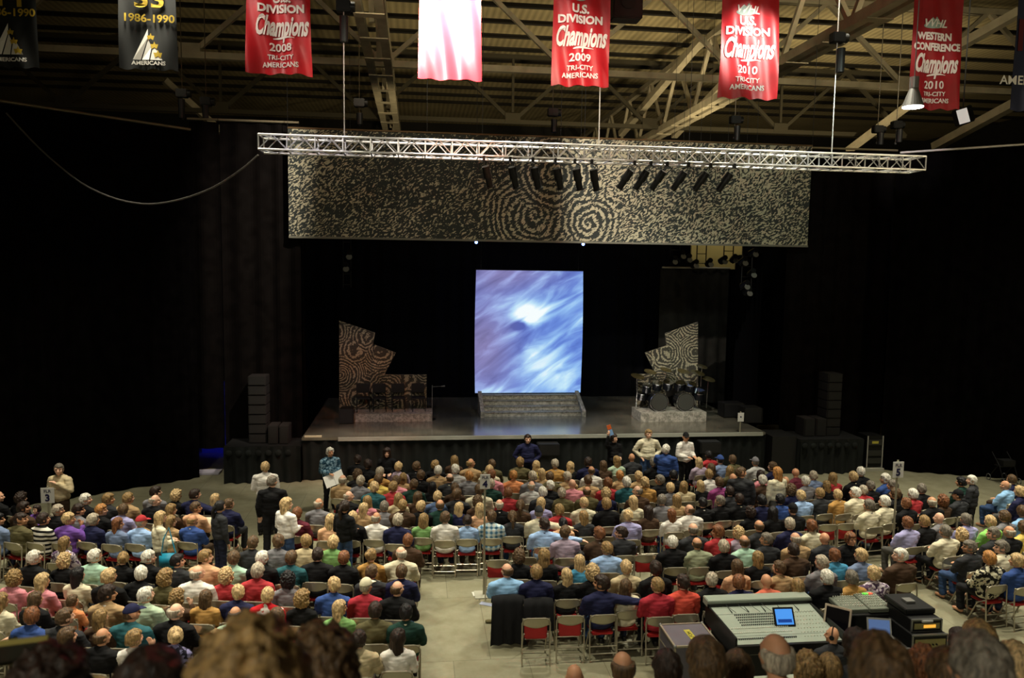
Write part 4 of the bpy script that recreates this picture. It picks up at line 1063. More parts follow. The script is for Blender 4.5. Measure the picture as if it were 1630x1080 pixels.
TROU = {'black': '#0f0f12', 'navy': '#14182c', 'jeans': '#2e4468', 'brown': '#3b2c1e', 'charcoal': '#232326', 'grey': '#4a4844'}
def eyes_mesh():
    bm = B()
    for s in (-1, 1): sph(bm, (s * .033, .0895, .014), (.012, .006, .007), 8, 6)
    me = bpy.data.meshes.new('eyes'); bm.to_mesh(me); bm.free(); return me
def brow_mesh():
    bm = B()
    for s in (-1, 1): sph(bm, (s * .034, .093, .035), (.02, .005, .004), 8, 6)
    me = bpy.data.meshes.new('eyebrows'); bm.to_mesh(me); bm.free(); return me
RN = random.Random(11)
def person(loc, rz, hair, top, pose='lap', turn=0, trousers=None, scale=1, wide=1, shoes=False, capc=None, face=False, skin=None):
    """returns the root body; hair like 'Sb' = short blond"""
    tq = round(degrees_(turn) / 30) * 30; turn = radians(tq)
    sit = POSES[pose]['sit']
    bme = cached(('skin', pose, tq), lambda: body_mesh(pose, turn, 'skin'))
    sk = SKIN[RN.randrange(4)] if skin is None else SKIN[skin]
    if not bme.materials: bme.materials.append(sk)
    r = bpy.data.objects.new('person', bme); COL.objects.link(r)
    r.material_slots[0].link = 'OBJECT'; r.material_slots[0].material = sk
    r.location = loc; r.rotation_euler = (0, 0, rz); r.scale = (scale * wide, scale * (1 + (wide - 1) * .6), scale)
    child('top', cached(('top', pose), lambda: body_mesh(pose, 0, 'top')), topmat(top), r)
    tk = trousers or RN.choice(['black', 'navy', 'jeans', 'charcoal', 'brown', 'grey'])
    child('trousers', cached(('legs', pose if not sit else 'lap'), lambda: body_mesh(pose, 0, 'legs')), mat('trousers_' + tk, TROU[tk], .85, 0, 0, .15, 10), r)
    if hair[0] in 'SBXKP' and RN.random() < .6:
        child('collar', cached(('collar', sit), lambda: collar_mesh(sit)), topmat(top if RN.random() < .7 else RN.choice(['white', 'grey', 'navy', 'cream'])), r)
    hc = headc(sit); iw = 1 / wide
    st_, hk = hair[0], hair[1]
    if st_ == 'K':
        child('cap', cached('cap', cap_mesh), topmat(capc or top), r, hc + Vector((0, 0, .012)), turn, (iw, 1, 1))
        child('hair', cached(('hair', 'B', 1), lambda: hair_mesh('B', 1)), hairmat(hk), r, hc, turn, (iw, 1, 1))
    elif st_ != 'X':
        sd = RN.randrange(3)
        s_ = RN.uniform(1.03, 1.13)
        child('hair', cached(('hair', st_, sd), lambda: hair_mesh(st_, sd)), hairmat(hk), r, hc, turn, (iw * s_, s_, s_))
    if shoes:
        for s in (-1, 1): child('shoe', cached(('shoe', sit, s), lambda: shoe_mesh(sit, s)), mat('dark_shoe', '#17130f', .5), r)
    if face:
        e = child('eyes', cached('eyes', eyes_mesh), mat('eye_dark', '#1d130d', .3), r, hc, turn)
        child('eyebrows', cached('brows', brow_mesh), hairmat(hk if hk != 'w' else 's'), r, hc, turn)
    return r
def degrees_(a): return a * 180 / pi

# ---------------------------------------------------------------- folding chair
CHB = mat('beige_grey_steel', '#b0a88f', .28, .35, 0, 0, 30, 0, .6); CHT = mat('chair_tube', '#a39b88', .3, .5); CHR = mat('red_seat_vinyl', '#8d1d1c', .5, 0, 0, .1, 8)
def chair_back_mesh():
    bm = B(); n = 14; H_ = .20
    for side in (0, 1):
        pass
    rows = []
    for side in (0, .014):
        g = []
        for j in range(6):
            z = .62 + H_ * j / 5; row = []
            for i in range(n + 1):
                u = -1 + 2 * i / n; cz = z
                if j == 5: cz = .80 - .035 * max(0, abs(u) - .55) * 2.2
                if j == 0: cz = .625 + .05 * (u * u)
                row.append(bm.verts.new((u * .222, -.225 - side + .045 * u * u - .03 * 0 + (.80 - cz) * .12, cz)))
            g.append(row)
        rows.append(g)
    a_, b_ = rows
    for g in rows:
        for j in range(5):
            for i in range(n): bm.faces.new((g[j][i], g[j][i + 1], g[j + 1][i + 1], g[j + 1][i]))
    for j in range(5):
        for i in (0, n): bm.faces.new((a_[j][i], a_[j + 1][i], b_[j + 1][i], b_[j][i]))
    for i in range(n):
        for j in (0, 5): bm.faces.new((a_[j][i], a_[j][i + 1], b_[j][i + 1], b_[j][i]))
    return bm
def make_chair(flip=False):
    t = thing('folding_chair', '', 'chair', (0, 0, 0), 0, 'steel folding chairs on the arena floor')
    obj('backrest', chair_back_mesh(), CHB, t, True)
    if flip: obj('seat', box(B(), (0, -.12, .56), (.37, .05, .30), Matrix.Rotation(-.12, 3, 'X'), .02), CHR, t)
    else: obj('seat', box(B(), (0, .02, .44), (.37, .37, .045), None, .02), CHR, t)
    for s in (-1, 1):
        obj('leg', tube(B(), [(s * .15, -.235, .795), (s * .20, -.215, .765), (s * .226, -.19, .70), (s * .226, -.20, .44), (s * .226, -.24, .01)], .0125, 8), CHT, t)
        obj('leg', tube(B(), [(s * .19, -.15, .50), (s * .19, .02, .40), (s * .20, .20, .01)], .0125, 8), CHT, t)
    obj('crossbar', tube(B(), [(-.226, -.22, .26), (.226, -.22, .26)], .010, 6), CHT, t)
    obj('crossbar', tube(B(), [(-.226, -.23, .14), (.226, -.23, .14)], .010, 6), CHT, t)
    obj('crossbar', tube(B(), [(-.20, .185, .05), (.20, .185, .05)], .010, 6), CHT, t)
    obj('top_tube', tube(B(), [(-.15, -.235, .795), (0, -.245, .80), (.15, -.235, .795)], .0125, 8), CHT, t)
    return t
CH0 = make_chair(); CHF = make_chair(True); used = {}
def place_chair(x, y, rz, label, flip=False, group=None):
    src = CHF if flip else CH0
    if src.name in used: o = copy_tree(src)
    else: o = src; used[src.name] = 1
    o.location = (x, y, 0); o.rotation_euler = (0, 0, rz); o['label'] = label
    if group: o['group'] = group
    return o
# ================================================================ the audience
# x, y of the head in the photograph, hair (style+colour), clothing, flags
# styles: S short, L long, C curly, P tied up, B balding, X bald, K cap; flags: R/L looks right/left, F faces the camera, A/a arm around right/left neighbour, c child, w wide, r raised hand
AUD = '''
3 791 Bs black R|31 794 Cd black|33 811 Sd brown R|54 811 Sd purple Fc|3 825 Sk slate R|38 827 Sd olive Rw|72 824 Sd stripes|97 811 Ss black R|121 813 Sd grey R|133 800 Sw black R
115 826 Sb purple rR|149 823 Ss navy|170 795 Sl charcoal R|175 814 Sy black R|197 798 Sl tan|194 829 Lr slate R|203 811 Sn lavender|214 814 Lb tan c|236 806 Bs black R|245 793 Sd grey R
269 797 Cb black|272 812 Ll brown R|275 827 Ll tan R|229 826 Ks lightblue|305 788 Sd navy wA|342 795 Lb black|364 803 Sn navy|308 812 Sn peach R|306 829 Bl blue
475 813 Sr maroon|505 807 Bs grey|526 829 Lb peach|561 824 Sb black|583 808 Lb tan|549 761 Bs tan|569 755 Cn charcoal|578 766 Ss grey|570 790 Bs black R|600 774 Sb teal|612 768 Sn yellow
607 752 Ss mustard|631 750 Sb mauve|663 743 Sn black|674 757 Sn black|693 741 Sl black|659 757 Ll tan|689 752 Sw tan|703 762 Bn charcoal|722 750 Sw lightgrey|723 733 Ll brown|744 738 Bl tan R
746 756 Sy grey|783 739 Sn olive|775 750 Sb cream|785 762 Sr pink|641 767 Sn pink|621 779 Sl red|658 772 Sn darkgreen|674 776 Lk black|724 775 Pn brown|642 787 Ll beige|672 792 Ln brown
705 791 Sb denim|735 790 Cn brown|719 788 Sn charcoal|764 784 Sn cream w|783 776 Ss darkgreen|793 804 Bs black|605 799 Ll pink|625 804 Sg grey|639 805 Sl brown|653 807 Sb black|689 807 Bn darkgreen
727 809 Lb navy|742 821 Pd lightblue|759 811 Lb peach|601 825 Bs white|631 829 Ss navy|676 825 Ll green|705 825 Sn white|787 822 Sn plaid|569 732 Sd black|584 744 Sd black
828 736 Sl olive|828 757 Sy orange|846 761 Ss grey|856 741 Lb yellow|862 754 Lb tan|883 739 Ss mustard|880 760 Sn olive|906 743 Lb black|938 737 Sd navy|941 749 Bn white|962 741 Ln brown|980 734 Ll palegreen
904 762 Ss tan|910 771 Xs pink w|848 774 Bs lightgrey|875 775 Sw black|868 788 Sw charcoal|891 783 Ss olive|936 765 Sn tan|940 780 Bn olive|967 771 Sr red|994 770 Sw teal|997 757 Sy tan|962 785 Cb navy
994 790 Lb cream|809 785 Sr red|931 801 Sb cream|964 803 Sl black|863 804 Lb lavender|828 805 Pn brown|892 811 Sl red|811 823 Pn charcoal|858 817 Kg cream A|890 824 Pk peach|926 823 Ll charcoal|1000 822 Sb lavender
1008 729 Xs charcoal|1038 737 Sg black|1113 736 Lb mauve|1129 725 Sk red|1148 733 Kd slate|1161 732 Sn olive|1142 746 Ln black|1157 750 Ll olive|1168 762 Xs slate|1132 758 Sl white|1142 766 Sn magenta
1109 773 Lb black|1076 760 Sk black|1067 775 Sb grey|1045 767 Sg black L|1018 762 Sb tan|1031 776 Sb mustard|1016 783 Bg brown L|1089 771 Ll beige w|1058 798 Sg grey|1079 796 Ll tan|1094 812 Bn white w
1066 818 Lr white|1029 808 Ld brown|1126 801 Sk black|1152 798 Sg black|1165 785 Sd charcoal|1184 796 Sd black|1192 813 Cd black|1208 739 Kg lightgrey|1231 744 Sn navy|1263 750 Xs maroon R|1211 757 Ld pink
1218 765 Sw brown|1280 766 Sw grey|1257 768 Xs orange|1303 760 Ss slate|1313 771 Ll black|1331 761 Ll red R|1358 761 Sb black|1378 758 Sw black|1397 772 Sg black|1287 781 Cn navy|1271 787 Sb lightblue w
1300 786 Sl charcoal w|1327 788 Sb mustard|1356 785 Sw cream w|1378 781 Ss red|1242 796 Sk blue|1211 800 Sk navy|1224 814 Lk black|1384 805 Sg cream|1250 812 Kd black|1211 838 Bn charcoal|1259 835 Ss navy
1291 838 Sr cream|1421 768 Sw blue L|1403 775 Sg black|1413 784 Sn black|1446 782 Sw red|1467 780 Sg black|1411 799 Sw cream|1470 793 Bs black w|1441 802 Sr black|1499 797 Cr brown|1526 789 Kk charcoal
1531 768 Sk darkgreen|1602 773 Bs skyblue wL|1611 764 Sn navy|1624 783 Sb navy|1450 833 Sr lavender|1478 835 Sl black|1509 825 Xs grey|1533 828 Sg lavender|1575 832 Sb lime|1600 823 Sn grey|1628 815 Sn skyblue
102 865 Ll mauvefloral|59 890 Sw black|94 894 Cb black|151 887 Sw mint|193 890 Pl black|23 920 Cl pink|64 930 Lb pink|121 917 Lk cream|169 919 Sb black|171 946 Sd tan R|79 950 Ln black|108 957 Sn orange c
236 888 Sw black R|279 894 Sk charcoal R|326 887 Sl peach R|372 889 Sn mint|220 914 Sw black|259 921 Cl olive|319 913 Bs white w|354 918 Cb red|411 909 Ss red|378 944 Sb navy|229 950 Sw palegreen w|270 953 Cl brown r
323 952 Ln mustard|402 865 Sn charcoal|442 863 Sn grey|486 864 Sl beige|529 868 Sb green|507 878 Sd black w|463 889 Sn teal|547 889 Sr black|417 890 Sw black|456 928 Ck grey|531 932 Sb blue|583 930 Ks crimson
591 885 Pl mustard|591 917 Sn charcoal|427 946 Sb redwhite|481 955 Cl black|649 863 Sr brown|638 879 Bs cream w|639 911 Sn navy|632 938 Bn black w|807 909 Bn skyblue w|876 853 Sd lightblue wA|909 864 Sn mauve|866 886 Ll black
826 887 Cn black|917 884 Lb turquoise|947 871 Sl lightblue w|936 875 Sk black c|954 854 Sr brown|989 849 Sd charcoal wL|935 898 Cb black|854 912 Sl navy|901 915 Lb black|960 927 Sd navy wAL|999 907 Sb beige|995 931 Ln cream
1071 864 Sw black w|1112 864 Bn sage w|1106 845 Bg charcoal w|1146 850 Sr red L|1177 850 Cb mauve|1153 871 Ss black|1193 869 Bn mint|1204 891 Ll black|1174 903 Ln peach|1044 906 Sd black|1042 933 Sl crimson
1087 928 Sd orangered|1136 924 Ss black|1175 928 Sr navy|1224 862 Sg charcoal L|1265 858 Bs tan w|1317 858 Xs charcoal w|1350 858 Sr black F|1275 885 Sd brown w|1329 885 Sr turquoise|1371 885 Sb slate|1240 904 Sn tan
1309 897 Ss grey|1255 921 Ll black|1221 926 Xs coral|1314 914 Sw black w|1341 912 Sg mustard|1389 914 Sb mauvefloral|1507 842 Sg cream w|1542 852 Cb black|1579 853 Sg charcoal L|1594 847 Bs black|1545 872 Sg charcoal Lw
1589 870 Sg cream Lw|1577 889 Sy floral w|1434 885 Sw brown Lw|1616 893 Sb blue|1627 840 Sn yellow|49 982 Sr blue|115 987 Sn charcoal wa|104 1028 Sn black|140 1021 Bn black|163 984 Ll brown|141 1056 Ll tan c|60 1052 Sl white c
206 1018 Sl white r|207 976 Kn teal w|6 958 Ll cream|277 977 Bs black w|280 1011 Pb darkfloral|374 978 Bd palegreen|342 1020 Sl olive|440 982 Ln tan|541 968 Lb green R|597 973 Sd olive|571 1019 Sd beige|646 976 Sk darkgreen|634 1017 Ld white
'''
STYLEW = {'S': '%s-haired person', 'L': 'long-haired %s person', 'C': 'curly-haired %s person', 'P': 'person with tied-up %s hair', 'B': 'balding %s-haired person', 'X': 'bald person', 'K': 'capped person'}
CAPS = {(229, 826): 'red', (858, 817): 'charcoal', (1148, 733): 'blue', (1208, 739): 'grey', (1250, 812): 'black', (1526, 789): 'black', (583, 930): 'cream', (207, 976): 'navy'}
people = []
for rec in AUD.replace('\n', '|').split('|'):
    f_ = rec.split()
    if len(f_) < 4: continue
    x, y, h, c = int(f_[0]), int(f_[1]), f_[2], f_[3]; fl_ = f_[4] if len(f_) > 4 else ''
    sc_ = .80 if 'c' in fl_ else (.94 if h[0] in 'LPC' else 1.0) * RN.uniform(.975, 1.03)
    p = atZ(x, y, 1.205 * sc_)
    D = STYLEW[h[0]].replace('%s', HAIRC[h[1]][0]) if h[0] not in 'KX' else ('bald person' if h[0] == 'X' else '%s-capped person' % CAPS.get((x, y), 'dark'))
    if 'c' in fl_: D = D.replace('person', 'child')
    people.append(dict(px=x, py=y, h=h, c=c, fl=fl_, sc=sc_, P=Vector((p.x, p.y)), O=Vector((p.x, p.y)), D=D + ' in ' + WORD.get(c, c)))
# make room: nobody sits inside a neighbour
for it in range(60):
    for i, a in enumerate(people):
        for b in people[i + 1:]:
            d = b['P'] - a['P']
            if abs(d.x) < .45 and abs(d.y) < .66:
                ox, oy = .45 - abs(d.x), .66 - abs(d.y)
                dp = b['py'] - a['py']
                if ox < .08 or abs(dp) < 5 + (a['py'] - 740) * .012:
                    s = .5 * ox * (1 if b['px'] >= a['px'] else -1); a['P'].x -= s * .5; b['P'].x += s * .5
                else:
                    s = .5 * oy * (1 if dp <= 0 else -1); a['P'].y -= s * .5; b['P'].y += s * .5
    if it < 50:
        for a in people: a['P'] += (a['O'] - a['P']) * .06
# unique labels
from collections import Counter
def rel(a, b):
    d = a['O'] - b['O']
    if abs(d.x) > abs(d.y) * .9: return 'left of' if d.x < 0 else 'right of'
    return 'in front of' if d.y > 0 else 'behind'
cnt = Counter(p['D'] for p in people)
uniq = [p for p in people if cnt[p['D']] == 1]
taken = set(p['D'] for p in uniq)
for p in uniq: p['label'] = p['D']
def place_word(p):
    return None
for p in people:
    if 'label' in p: continue
    done = False
    cands = sorted(uniq, key=lambda q: (q['O'] - p['O']).length)
    for q in cands[:14]:
        L = p['D'] + ', ' + rel(p, q) + ' ' + q['D'].replace('person', 'one') if False else p['D'] + ', ' + rel(p, q) + ' ' + q['D']
        # nobody else with the same description may stand in the same relation nearer by
        if L in taken or len(L.replace(',', '').split()) > 14: continue
        dme = (p['O'] - q['O']).length
        if any(o is not p and o['D'] == p['D'] and rel(o, q) == rel(p, q) and (o['O'] - q['O']).length < dme * 1.6 + .6 for o in people): continue
        p['label'] = L; taken.add(L); done = True; break
    if not done:
        q = cands[0]; L = p['D'] + ', ' + rel(p, q) + ' ' + q['D']
        if L in taken: L = p['D'] + ', just ' + rel(p, cands[1]) + ' ' + cands[1]['D']
        p['label'] = L; taken.add(L)
SEATG = 'seated audience on the arena floor'
for p in people:
    x, y = p['P']; fl_ = p['fl']
    aim = atan2(-(4.3 - x) * .45, (26 - y)) ; rz = max(-.5, min(.5, aim)) * .7 + RN.uniform(-.06, .06)
    turn = RN.choice((0, 0, 0, -30, 30)) * pi / 180
    if 'R' in fl_: turn = -pi / 3
    if 'L' in fl_: turn = pi / 3
    if x < -3.5 and 'L' not in fl_ and turn == 0: turn = -pi / 6
    pose = 'lap' if RN.random() < .6 else 'cross'
    if 'A' in fl_: pose = 'around'
    if 'a' in fl_: pose = 'aroundL'
    if 'r' in fl_: pose = 'raise'
    if 'F' in fl_: rz += pi; turn = 0
    wide = 1.14 if 'w' in fl_ else (.95 if 'c' in fl_ or p['h'][0] in 'LPC' else 1.04)
    near = p['py'] > 900
    r = person((x, y, 0), rz, p['h'], p['c'], pose, turn, None, p['sc'], wide, near, CAPS.get((p['px'], p['py'])), face=('F' in fl_ or 'R' in fl_ or 'L' in fl_))
    L = p['label']; n_ = len(L.replace(',', '').split())
    tag(r, ('seated ' + L) if n_ < 15 else L, 'person', SEATG)
    if 'F' not in fl_:
        place_chair(x, y, rz, 'folding chair under ' + L if n_ + 3 <= 16 else 'chair of ' + L)
    else:
        place_chair(x, y, rz, 'folding chair turned to the camera under ' + L.split(',')[0])
# empty chairs, read from the photograph: x, y of the top edge of the backrest
EMPTY = [(853, 978, 1, 'empty folding chair with raised red seat, leftmost in the rearmost centre row'),
         (902, 978, 1, 'empty folding chair with raised red seat, second from left in the rearmost centre row'),
         (1029, 884, 1, 'empty folding chair with raised red seat left of the white-haired person in black'),
         (793, 892, 1, 'empty folding chair with raised red seat at the centre aisle beside sign 4'),
         (842, 888, 0, 'empty folding chair right of the curly-haired brown person in black'),
         (969, 847, 0, 'empty folding chair left of its twin in front of the charcoal jacket'),
         (1013, 847, 0, 'empty folding chair in front of the charcoal jacket, right of its twin'),
         (1166, 840, 0, 'empty folding chair in front of the curly blond hair and mauve top'),
         (1320, 835, 1, 'empty folding chair with raised red seat, left one of the two before the smiling woman'),
         (1350, 834, 1, 'empty folding chair with raised red seat, right one of the two before the smiling woman'),
         (331, 828, 0, 'folding chair carrying a cream jacket in the left block')]
taken_pos = [p['P'] for p in people]
chairs_at = {}
for px, py, fl_, lab in EMPTY:
    p = atZ(px, py, .80); x, y = p.x, p.y + .235
    for it in range(30):
        for q in taken_pos:
            d = q - Vector((x, y))
            if abs(d.x) < .46 and abs(d.y) < .62:
                if .46 - abs(d.x) < .62 - abs(d.y): x -= (.46 - abs(d.x)) * (1 if d.x >= 0 else -1) * .6
                else: y -= (.62 - abs(d.y)) * (1 if d.y >= 0 else -1) * .6
    taken_pos.append(Vector((x, y)))
    chairs_at[(px, py)] = (x, y)
    place_chair(x, y, -.05, lab, bool(fl_))
print('PEOPLE', len(people), 'CHAIRS', len(people) + len(EMPTY))

# coats over chairs
def coat(label, x, y, col, w_=.5, zt=.83, front=.30, back=.60):
    bm = B(); nx = 18
    prof = [(-.34, zt - back), (-.33, zt - back * .6), (-.30, zt - .12), (-.25, zt), (-.21, zt), (-.17, zt - .1), (-.15, zt - front)]
    for side in (0, 1):
        g = []
        for k, (py_, pz) in enumerate(prof):
            g.append([bm.verts.new((x - w_ / 2 * (1 + .12 * (zt - pz)) + w_ * (1 + .12 * (zt - pz)) * i / nx, y + py_ - (.02 if side and k < 4 else 0) + (.02 if side and k >= 4 else 0) + .025 * sin(i * 1.1 + k * .4) * min(1, (zt - pz) * 3) - (.0), pz + (.012 if side else 0) - .03 * abs(i / nx * 2 - 1) ** 3)) for i in range(nx + 1)])
        for j in range(len(prof) - 1):
            for i in range(nx): bm.faces.new((g[j][i], g[j][i + 1], g[j + 1][i + 1], g[j + 1][i]))
    o = obj('coat', bm, topmat(col), None, True); tag(o, label, 'coat'); return o
x, y = [p['P'] for p in people if p['px'] == 807][0]; coat('long black coat draped over the back of the aisle chair under the sky blue shirt', x, y, 'black', .56, .86, .12, .80)
x, y = [p['P'] for p in people if p['px'] == 854][0]; coat('black coat draped over the chair second from the centre aisle', x, y, 'black', .5, .85, .12, .5)
x, y = chairs_at[(331, 828)]; coat('cream jacket hung over a chair in the left block', x, y, 'cream', .5, .86, .3, .45)

# ---------------------------------------------------------------- standing people
def standing(px, py, hair, top, label, pose='stand', rz=0, turn=0, tr='black', sc=1.0, wide=1.0, zoff=0, face=False, capc=None):
    p = atZ(px, py, 1.64 * sc)
    r = person((p.x, p.y, 0), rz, hair, top, pose, turn, tr, sc, wide, True, capc, face)
    tag(r, label, 'person'); return r
R1 = pi
standing(95, 746, 'Sg', 'beige', 'standing man in a beige jacket with one hand at his chest beside sign 3', 'chest', R1 * .9, pi / 6, 'brown', 1.02, 1.12, face=True)
standing(422, 743, 'Sb', 'white', 'standing woman in a white top and black trousers seen from behind left of the stage', 'hold', .1, 0, 'black', 1.0, 1.1)
standing(433, 766, 'Sg', 'black', 'standing man in a long black coat in the left aisle', 'stand', .0, -pi / 6, 'black', 1.03, 1.12)
standing(455, 802, 'Lb', 'white', 'standing long-haired blond woman in a white coat and jeans in the left aisle', 'hold', -.7, -pi / 6, 'jeans', .97, 1.05, face=True)
standing(548, 806, 'Pd', 'black', 'standing dark-haired woman in a black top and jeans among the left centre seats', 'hold', -.6, 0, 'jeans', .98, .95, face=True)
wp = standing(525, 719, 'Sw', 'tealfloral', 'white-haired woman in a teal floral blouse standing with open white programs', 'hold', R1 + .5, 0, 'black', .96, 1.05, face=True)
standing(254, 823, 'Lb', 'cream', 'standing blond woman in a cream cardigan with a teal bag in the left block', 'hold', -1.0, 0, 'grey', .93, 1.0, face=True)
standing(349, 806, 'Pk', 'charcoal', 'standing dark-haired woman in a dark puffer jacket in the left block', 'stand', -.9, 0, 'navy', .93, 1.05, face=True)
standing(1032, 690, 'Sl', 'cream', 'standing man in a cream shirt and jeans with hands at his hips before the stage', 'pockets', R1, 0, 'jeans', 1.02, 1.15, face=True)
standing(1060, 715, 'Sw', 'blue', 'standing white-haired man in a blue shirt seen from behind before the stage', 'reach', -.5, 0, 'black', 1.0, 1.15)
standing(1091, 695, 'Kd', 'white', 'standing man in a dark cap and white shirt before the stage', 'hold', R1 + .4, -pi / 6, 'black', 1.0, 1.12, face=True, capc='black')
sw = standing(977, 697, 'Sd', 'black', 'standing woman in black waving a program before the stage', 'wave', R1 + .2, pi / 6, 'black', .98, .95, face=True)
standing(840, 698, 'Sd', 'navy', 'man in a dark navy shirt standing against the stage skirt', 'pockets', R1, 0, 'navy', 1.0, 1.1, face=True)
standing(616, 720, 'Ld', 'black', 'dim standing woman in a black jacket against the stage skirt at left', 'hold', R1, 0, 'black', .96, .95, face=True)
standing(1238, 752, 'Ly', 'cream', 'standing woman in a pale yellow cardigan seen from behind near the right platform', 'stand', .3, 0, 'grey', .97, 1.05)
standing(1180, 752, 'Sn', 'charcoal', 'standing man in a long dark grey leather coat near the right front', 'stand', -.4, -pi / 3, 'charcoal', 1.0, 1.15)
standing(1548, 764, 'Sw', 'charcoal', 'standing white-haired person in dark grey leaning over at the far right', 'hold', .7, pi / 6, 'black', .92, 1.1)

# things they hold
def booklet(label, P, w_, h_, rot, col='#d9d5cc'):
    t = thing('program_booklet', label, 'booklet', P); t.rotation_euler = rot
    m_ = mat('paper_' + col, col, .6)
    bm = B(); box(bm, (-w_ / 4 - .002, 0, 0), (w_ / 2, .012, h_), Matrix.Rotation(.12, 3, 'Z')); obj('left_page', bm, m_, t)
    bm = B(); box(bm, (w_ / 4 + .002, 0, 0), (w_ / 2, .012, h_), Matrix.Rotation(-.12, 3, 'Z')); obj('right_page', bm, m_, t)
    return t
p = atY(532, 763, wp.location.y - .34); booklet('open white booklets held by the woman in the teal floral blouse', p, .5, .34, (-.7, -.4, .1), '#f2efe8')
p = atY(971, 685, sw.location.y - .16)
t = thing('folded_program', 'blue and orange program held up by the waving woman before the stage', 'program', p); t.rotation_euler = (0, -.35, 0)
obj('cover', bx(B(), -.06, .06, -.008, .008, -.16, .02), mat('program_blue', '#7fa6d8', .6), t); obj('cover_picture', bx(B(), -.058, .058, -.011, .009, .02, .15), mat('program_orange', '#c9602c', .6), t)
# teal bag
p = atZ(254, 823, 1.53)
t = thing('shoulder_bag', 'teal shoulder bag carried by the woman in the cream cardigan', 'bag', (p.x + .24, p.y - .30, .62))
bm = B(); box(bm, (0, 0, .14), (.34, .13, .30), None, .05); obj('pouch', bm, mat('teal_leather', '#1f7f9c', .5, 0, 0, .2, 8), t, True)
obj('strap', tube(B(), [(-.13, 0, .28), (-.10, .05, .55), (-.02, .12, .75), (.05, .05, .55), (.13, 0, .28)], .012), mat('teal_leather', '#1f7f9c', .5), t)

# ---------------------------------------------------------------- sign posts
def sign(label, px, ytop, ybot, Zb, num, wpx=20, small='FLR'):
    """post standing on the floor with a two-line plate"""
    base = atZ(px, Zb, 0)
    zt = z_on(px, ytop, base); zb = z_on(px, ybot, base)
    s_ = FPX / proj((base.x, base.y, (zt + zb) / 2))[2]; w_ = wpx / s_
    t = thing('section_sign', label, 'sign', (base.x, base.y, 0)); h_ = zt - zb
    pm = mat('sign_post', '#8b8670', .5, .2)
    obj('post', tube(B(), [(0, 0, .02), (0, 0, zt + .03)], .022, 10), pm, t)
    obj('base_plate', bx(B(), -.18, .18, -.18, .18, 0, .02, .005), mat('pale_base', '#9a9888', .5), t)
    pl_ = obj('sign_plate', bx(B(), -w_ / 2, w_ / 2, -.035, -.022, zb, zt), mat('sign_white', '#b9b7b0', .6), t)
    INK = mat('sign_ink', '#14123a', .7)
    if num:
        bm = stand_up(text_mesh(num, h_ * .62, .002, 0, 1, .008))
        for v in bm.verts: v.co += Vector((0, -.04, zb + h_ * .32))
        obj('number', bm, INK, pl_)
        bm = stand_up(text_mesh(small, h_ * .26, .002, 0, 1.1, .002))
        for v in bm.verts: v.co += Vector((0, -.04, zb + h_ * .78))
        obj('heading', bm, mat('sign_ink_faint', '#4b4b55', .7), pl_)
    else:
        obj('paper_mark', bx(B(), -w_ * .12, w_ * .12, -.038, -.034, zb + h_ * .45, zb + h_ * .62), INK, pl_)
    return t
sign('white section sign 3 on a tall post in the left block', 81, 776, 800, 893, '3')
sign('white section sign 4 on a tall post at the centre aisle', 770, 755, 778, 948, '4', 16)
sign('white section sign 5 on a tall post in the right aisle', 1419, 734, 759, 905, '5', 18)
sign('small white sign on a tall thin post before the right end of the stage', 1175, 657, 671, 752, None, 10)

# ---------------------------------------------------------------- sound desk area
Xc0, Xc1, Yc0, Yc1 = 4.72, 6.40, 10.62, 11.85
t = thing('mixing_console', 'large grey-green mixing console with faders in front of the sound engineer', 'mixing desk', (0, 0, 0))
CONM = mat('console_grey_green', '#8e978a', .45, .1, 0, .06, 6)
bm = B(); v = [bm.verts.new(c) for c in ((Xc0, Yc0, .86), (Xc1, Yc0, .86), (Xc1, Yc1 - .18, .98), (Xc0, Yc1 - .18, .98), (Xc0, Yc0, .70), (Xc1, Yc0, .70), (Xc1, Yc1 - .18, .70), (Xc0, Yc1 - .18, .70))]
for f_ in ((0, 1, 2, 3), (7, 6, 5, 4), (0, 4, 5, 1), (3, 2, 6, 7)): bm.faces.new([v[i] for i in f_])
bm.faces.new((v[0], v[3], v[7], v[4])); bm.faces.new((v[1], v[5], v[6], v[2]))
obj('control_surface', bm, CONM, t)
obj('meter_bridge', box(B(), ((Xc0 + Xc1) / 2, Yc1 - .06, 1.02), (Xc1 - Xc0 + .08, .24, .12), None, .01), CONM, t)
obj('bridge_edge', bx(B(), Xc0 - .05, Xc1 + .05, Yc1 - .19, Yc1 - .17, .97, 1.03), mat('console_black', '#141414', .4), t)
obj('front_armrest', bx(B(), Xc0 - .03, Xc1 + .03, Yc0 - .06, Yc0, .74, .87), mat('console_black', '#141414', .4), t)
obj('stand_body', bx(B(), Xc0 + .06, Xc1 - .06, Yc0 + .1, Yc1 - .1, 0, .70), mat('console_black', '#141414', .4), t)
for x in (Xc0 - .035, Xc1 + .005): obj('side_cheek', bx(B(), x, x + .03, Yc0 - .04, Yc1 - .05, .68, .99), mat('console_black', '#141414', .4), t)
obj('case_tray', bx(B(), Xc0 - .20, Xc0 - .12, Yc0 - .06, Yc1, .52, .62), ALU, t)
def surfz(y): return .86 + .12 * (y - Yc0) / (Yc1 - .18 - Yc0)
def grid(name, x0, x1, nx, y0, y1, ny, s, h_, m_):
    bm = B()
    for i in range(nx):
        for j in range(ny):
            x = x0 + (x1 - x0) * i / (nx - 1); y = y0 + (y1 - y0) * j / max(1, ny - 1); box(bm, (x, y, surfz(y) + h_ / 2), (s, s * 1.3, h_))
    o = obj(name, bm, m_, t); o['kind'] = 'stuff'; return o
DK = mat('knob_dark', '#2c2f30', .5)
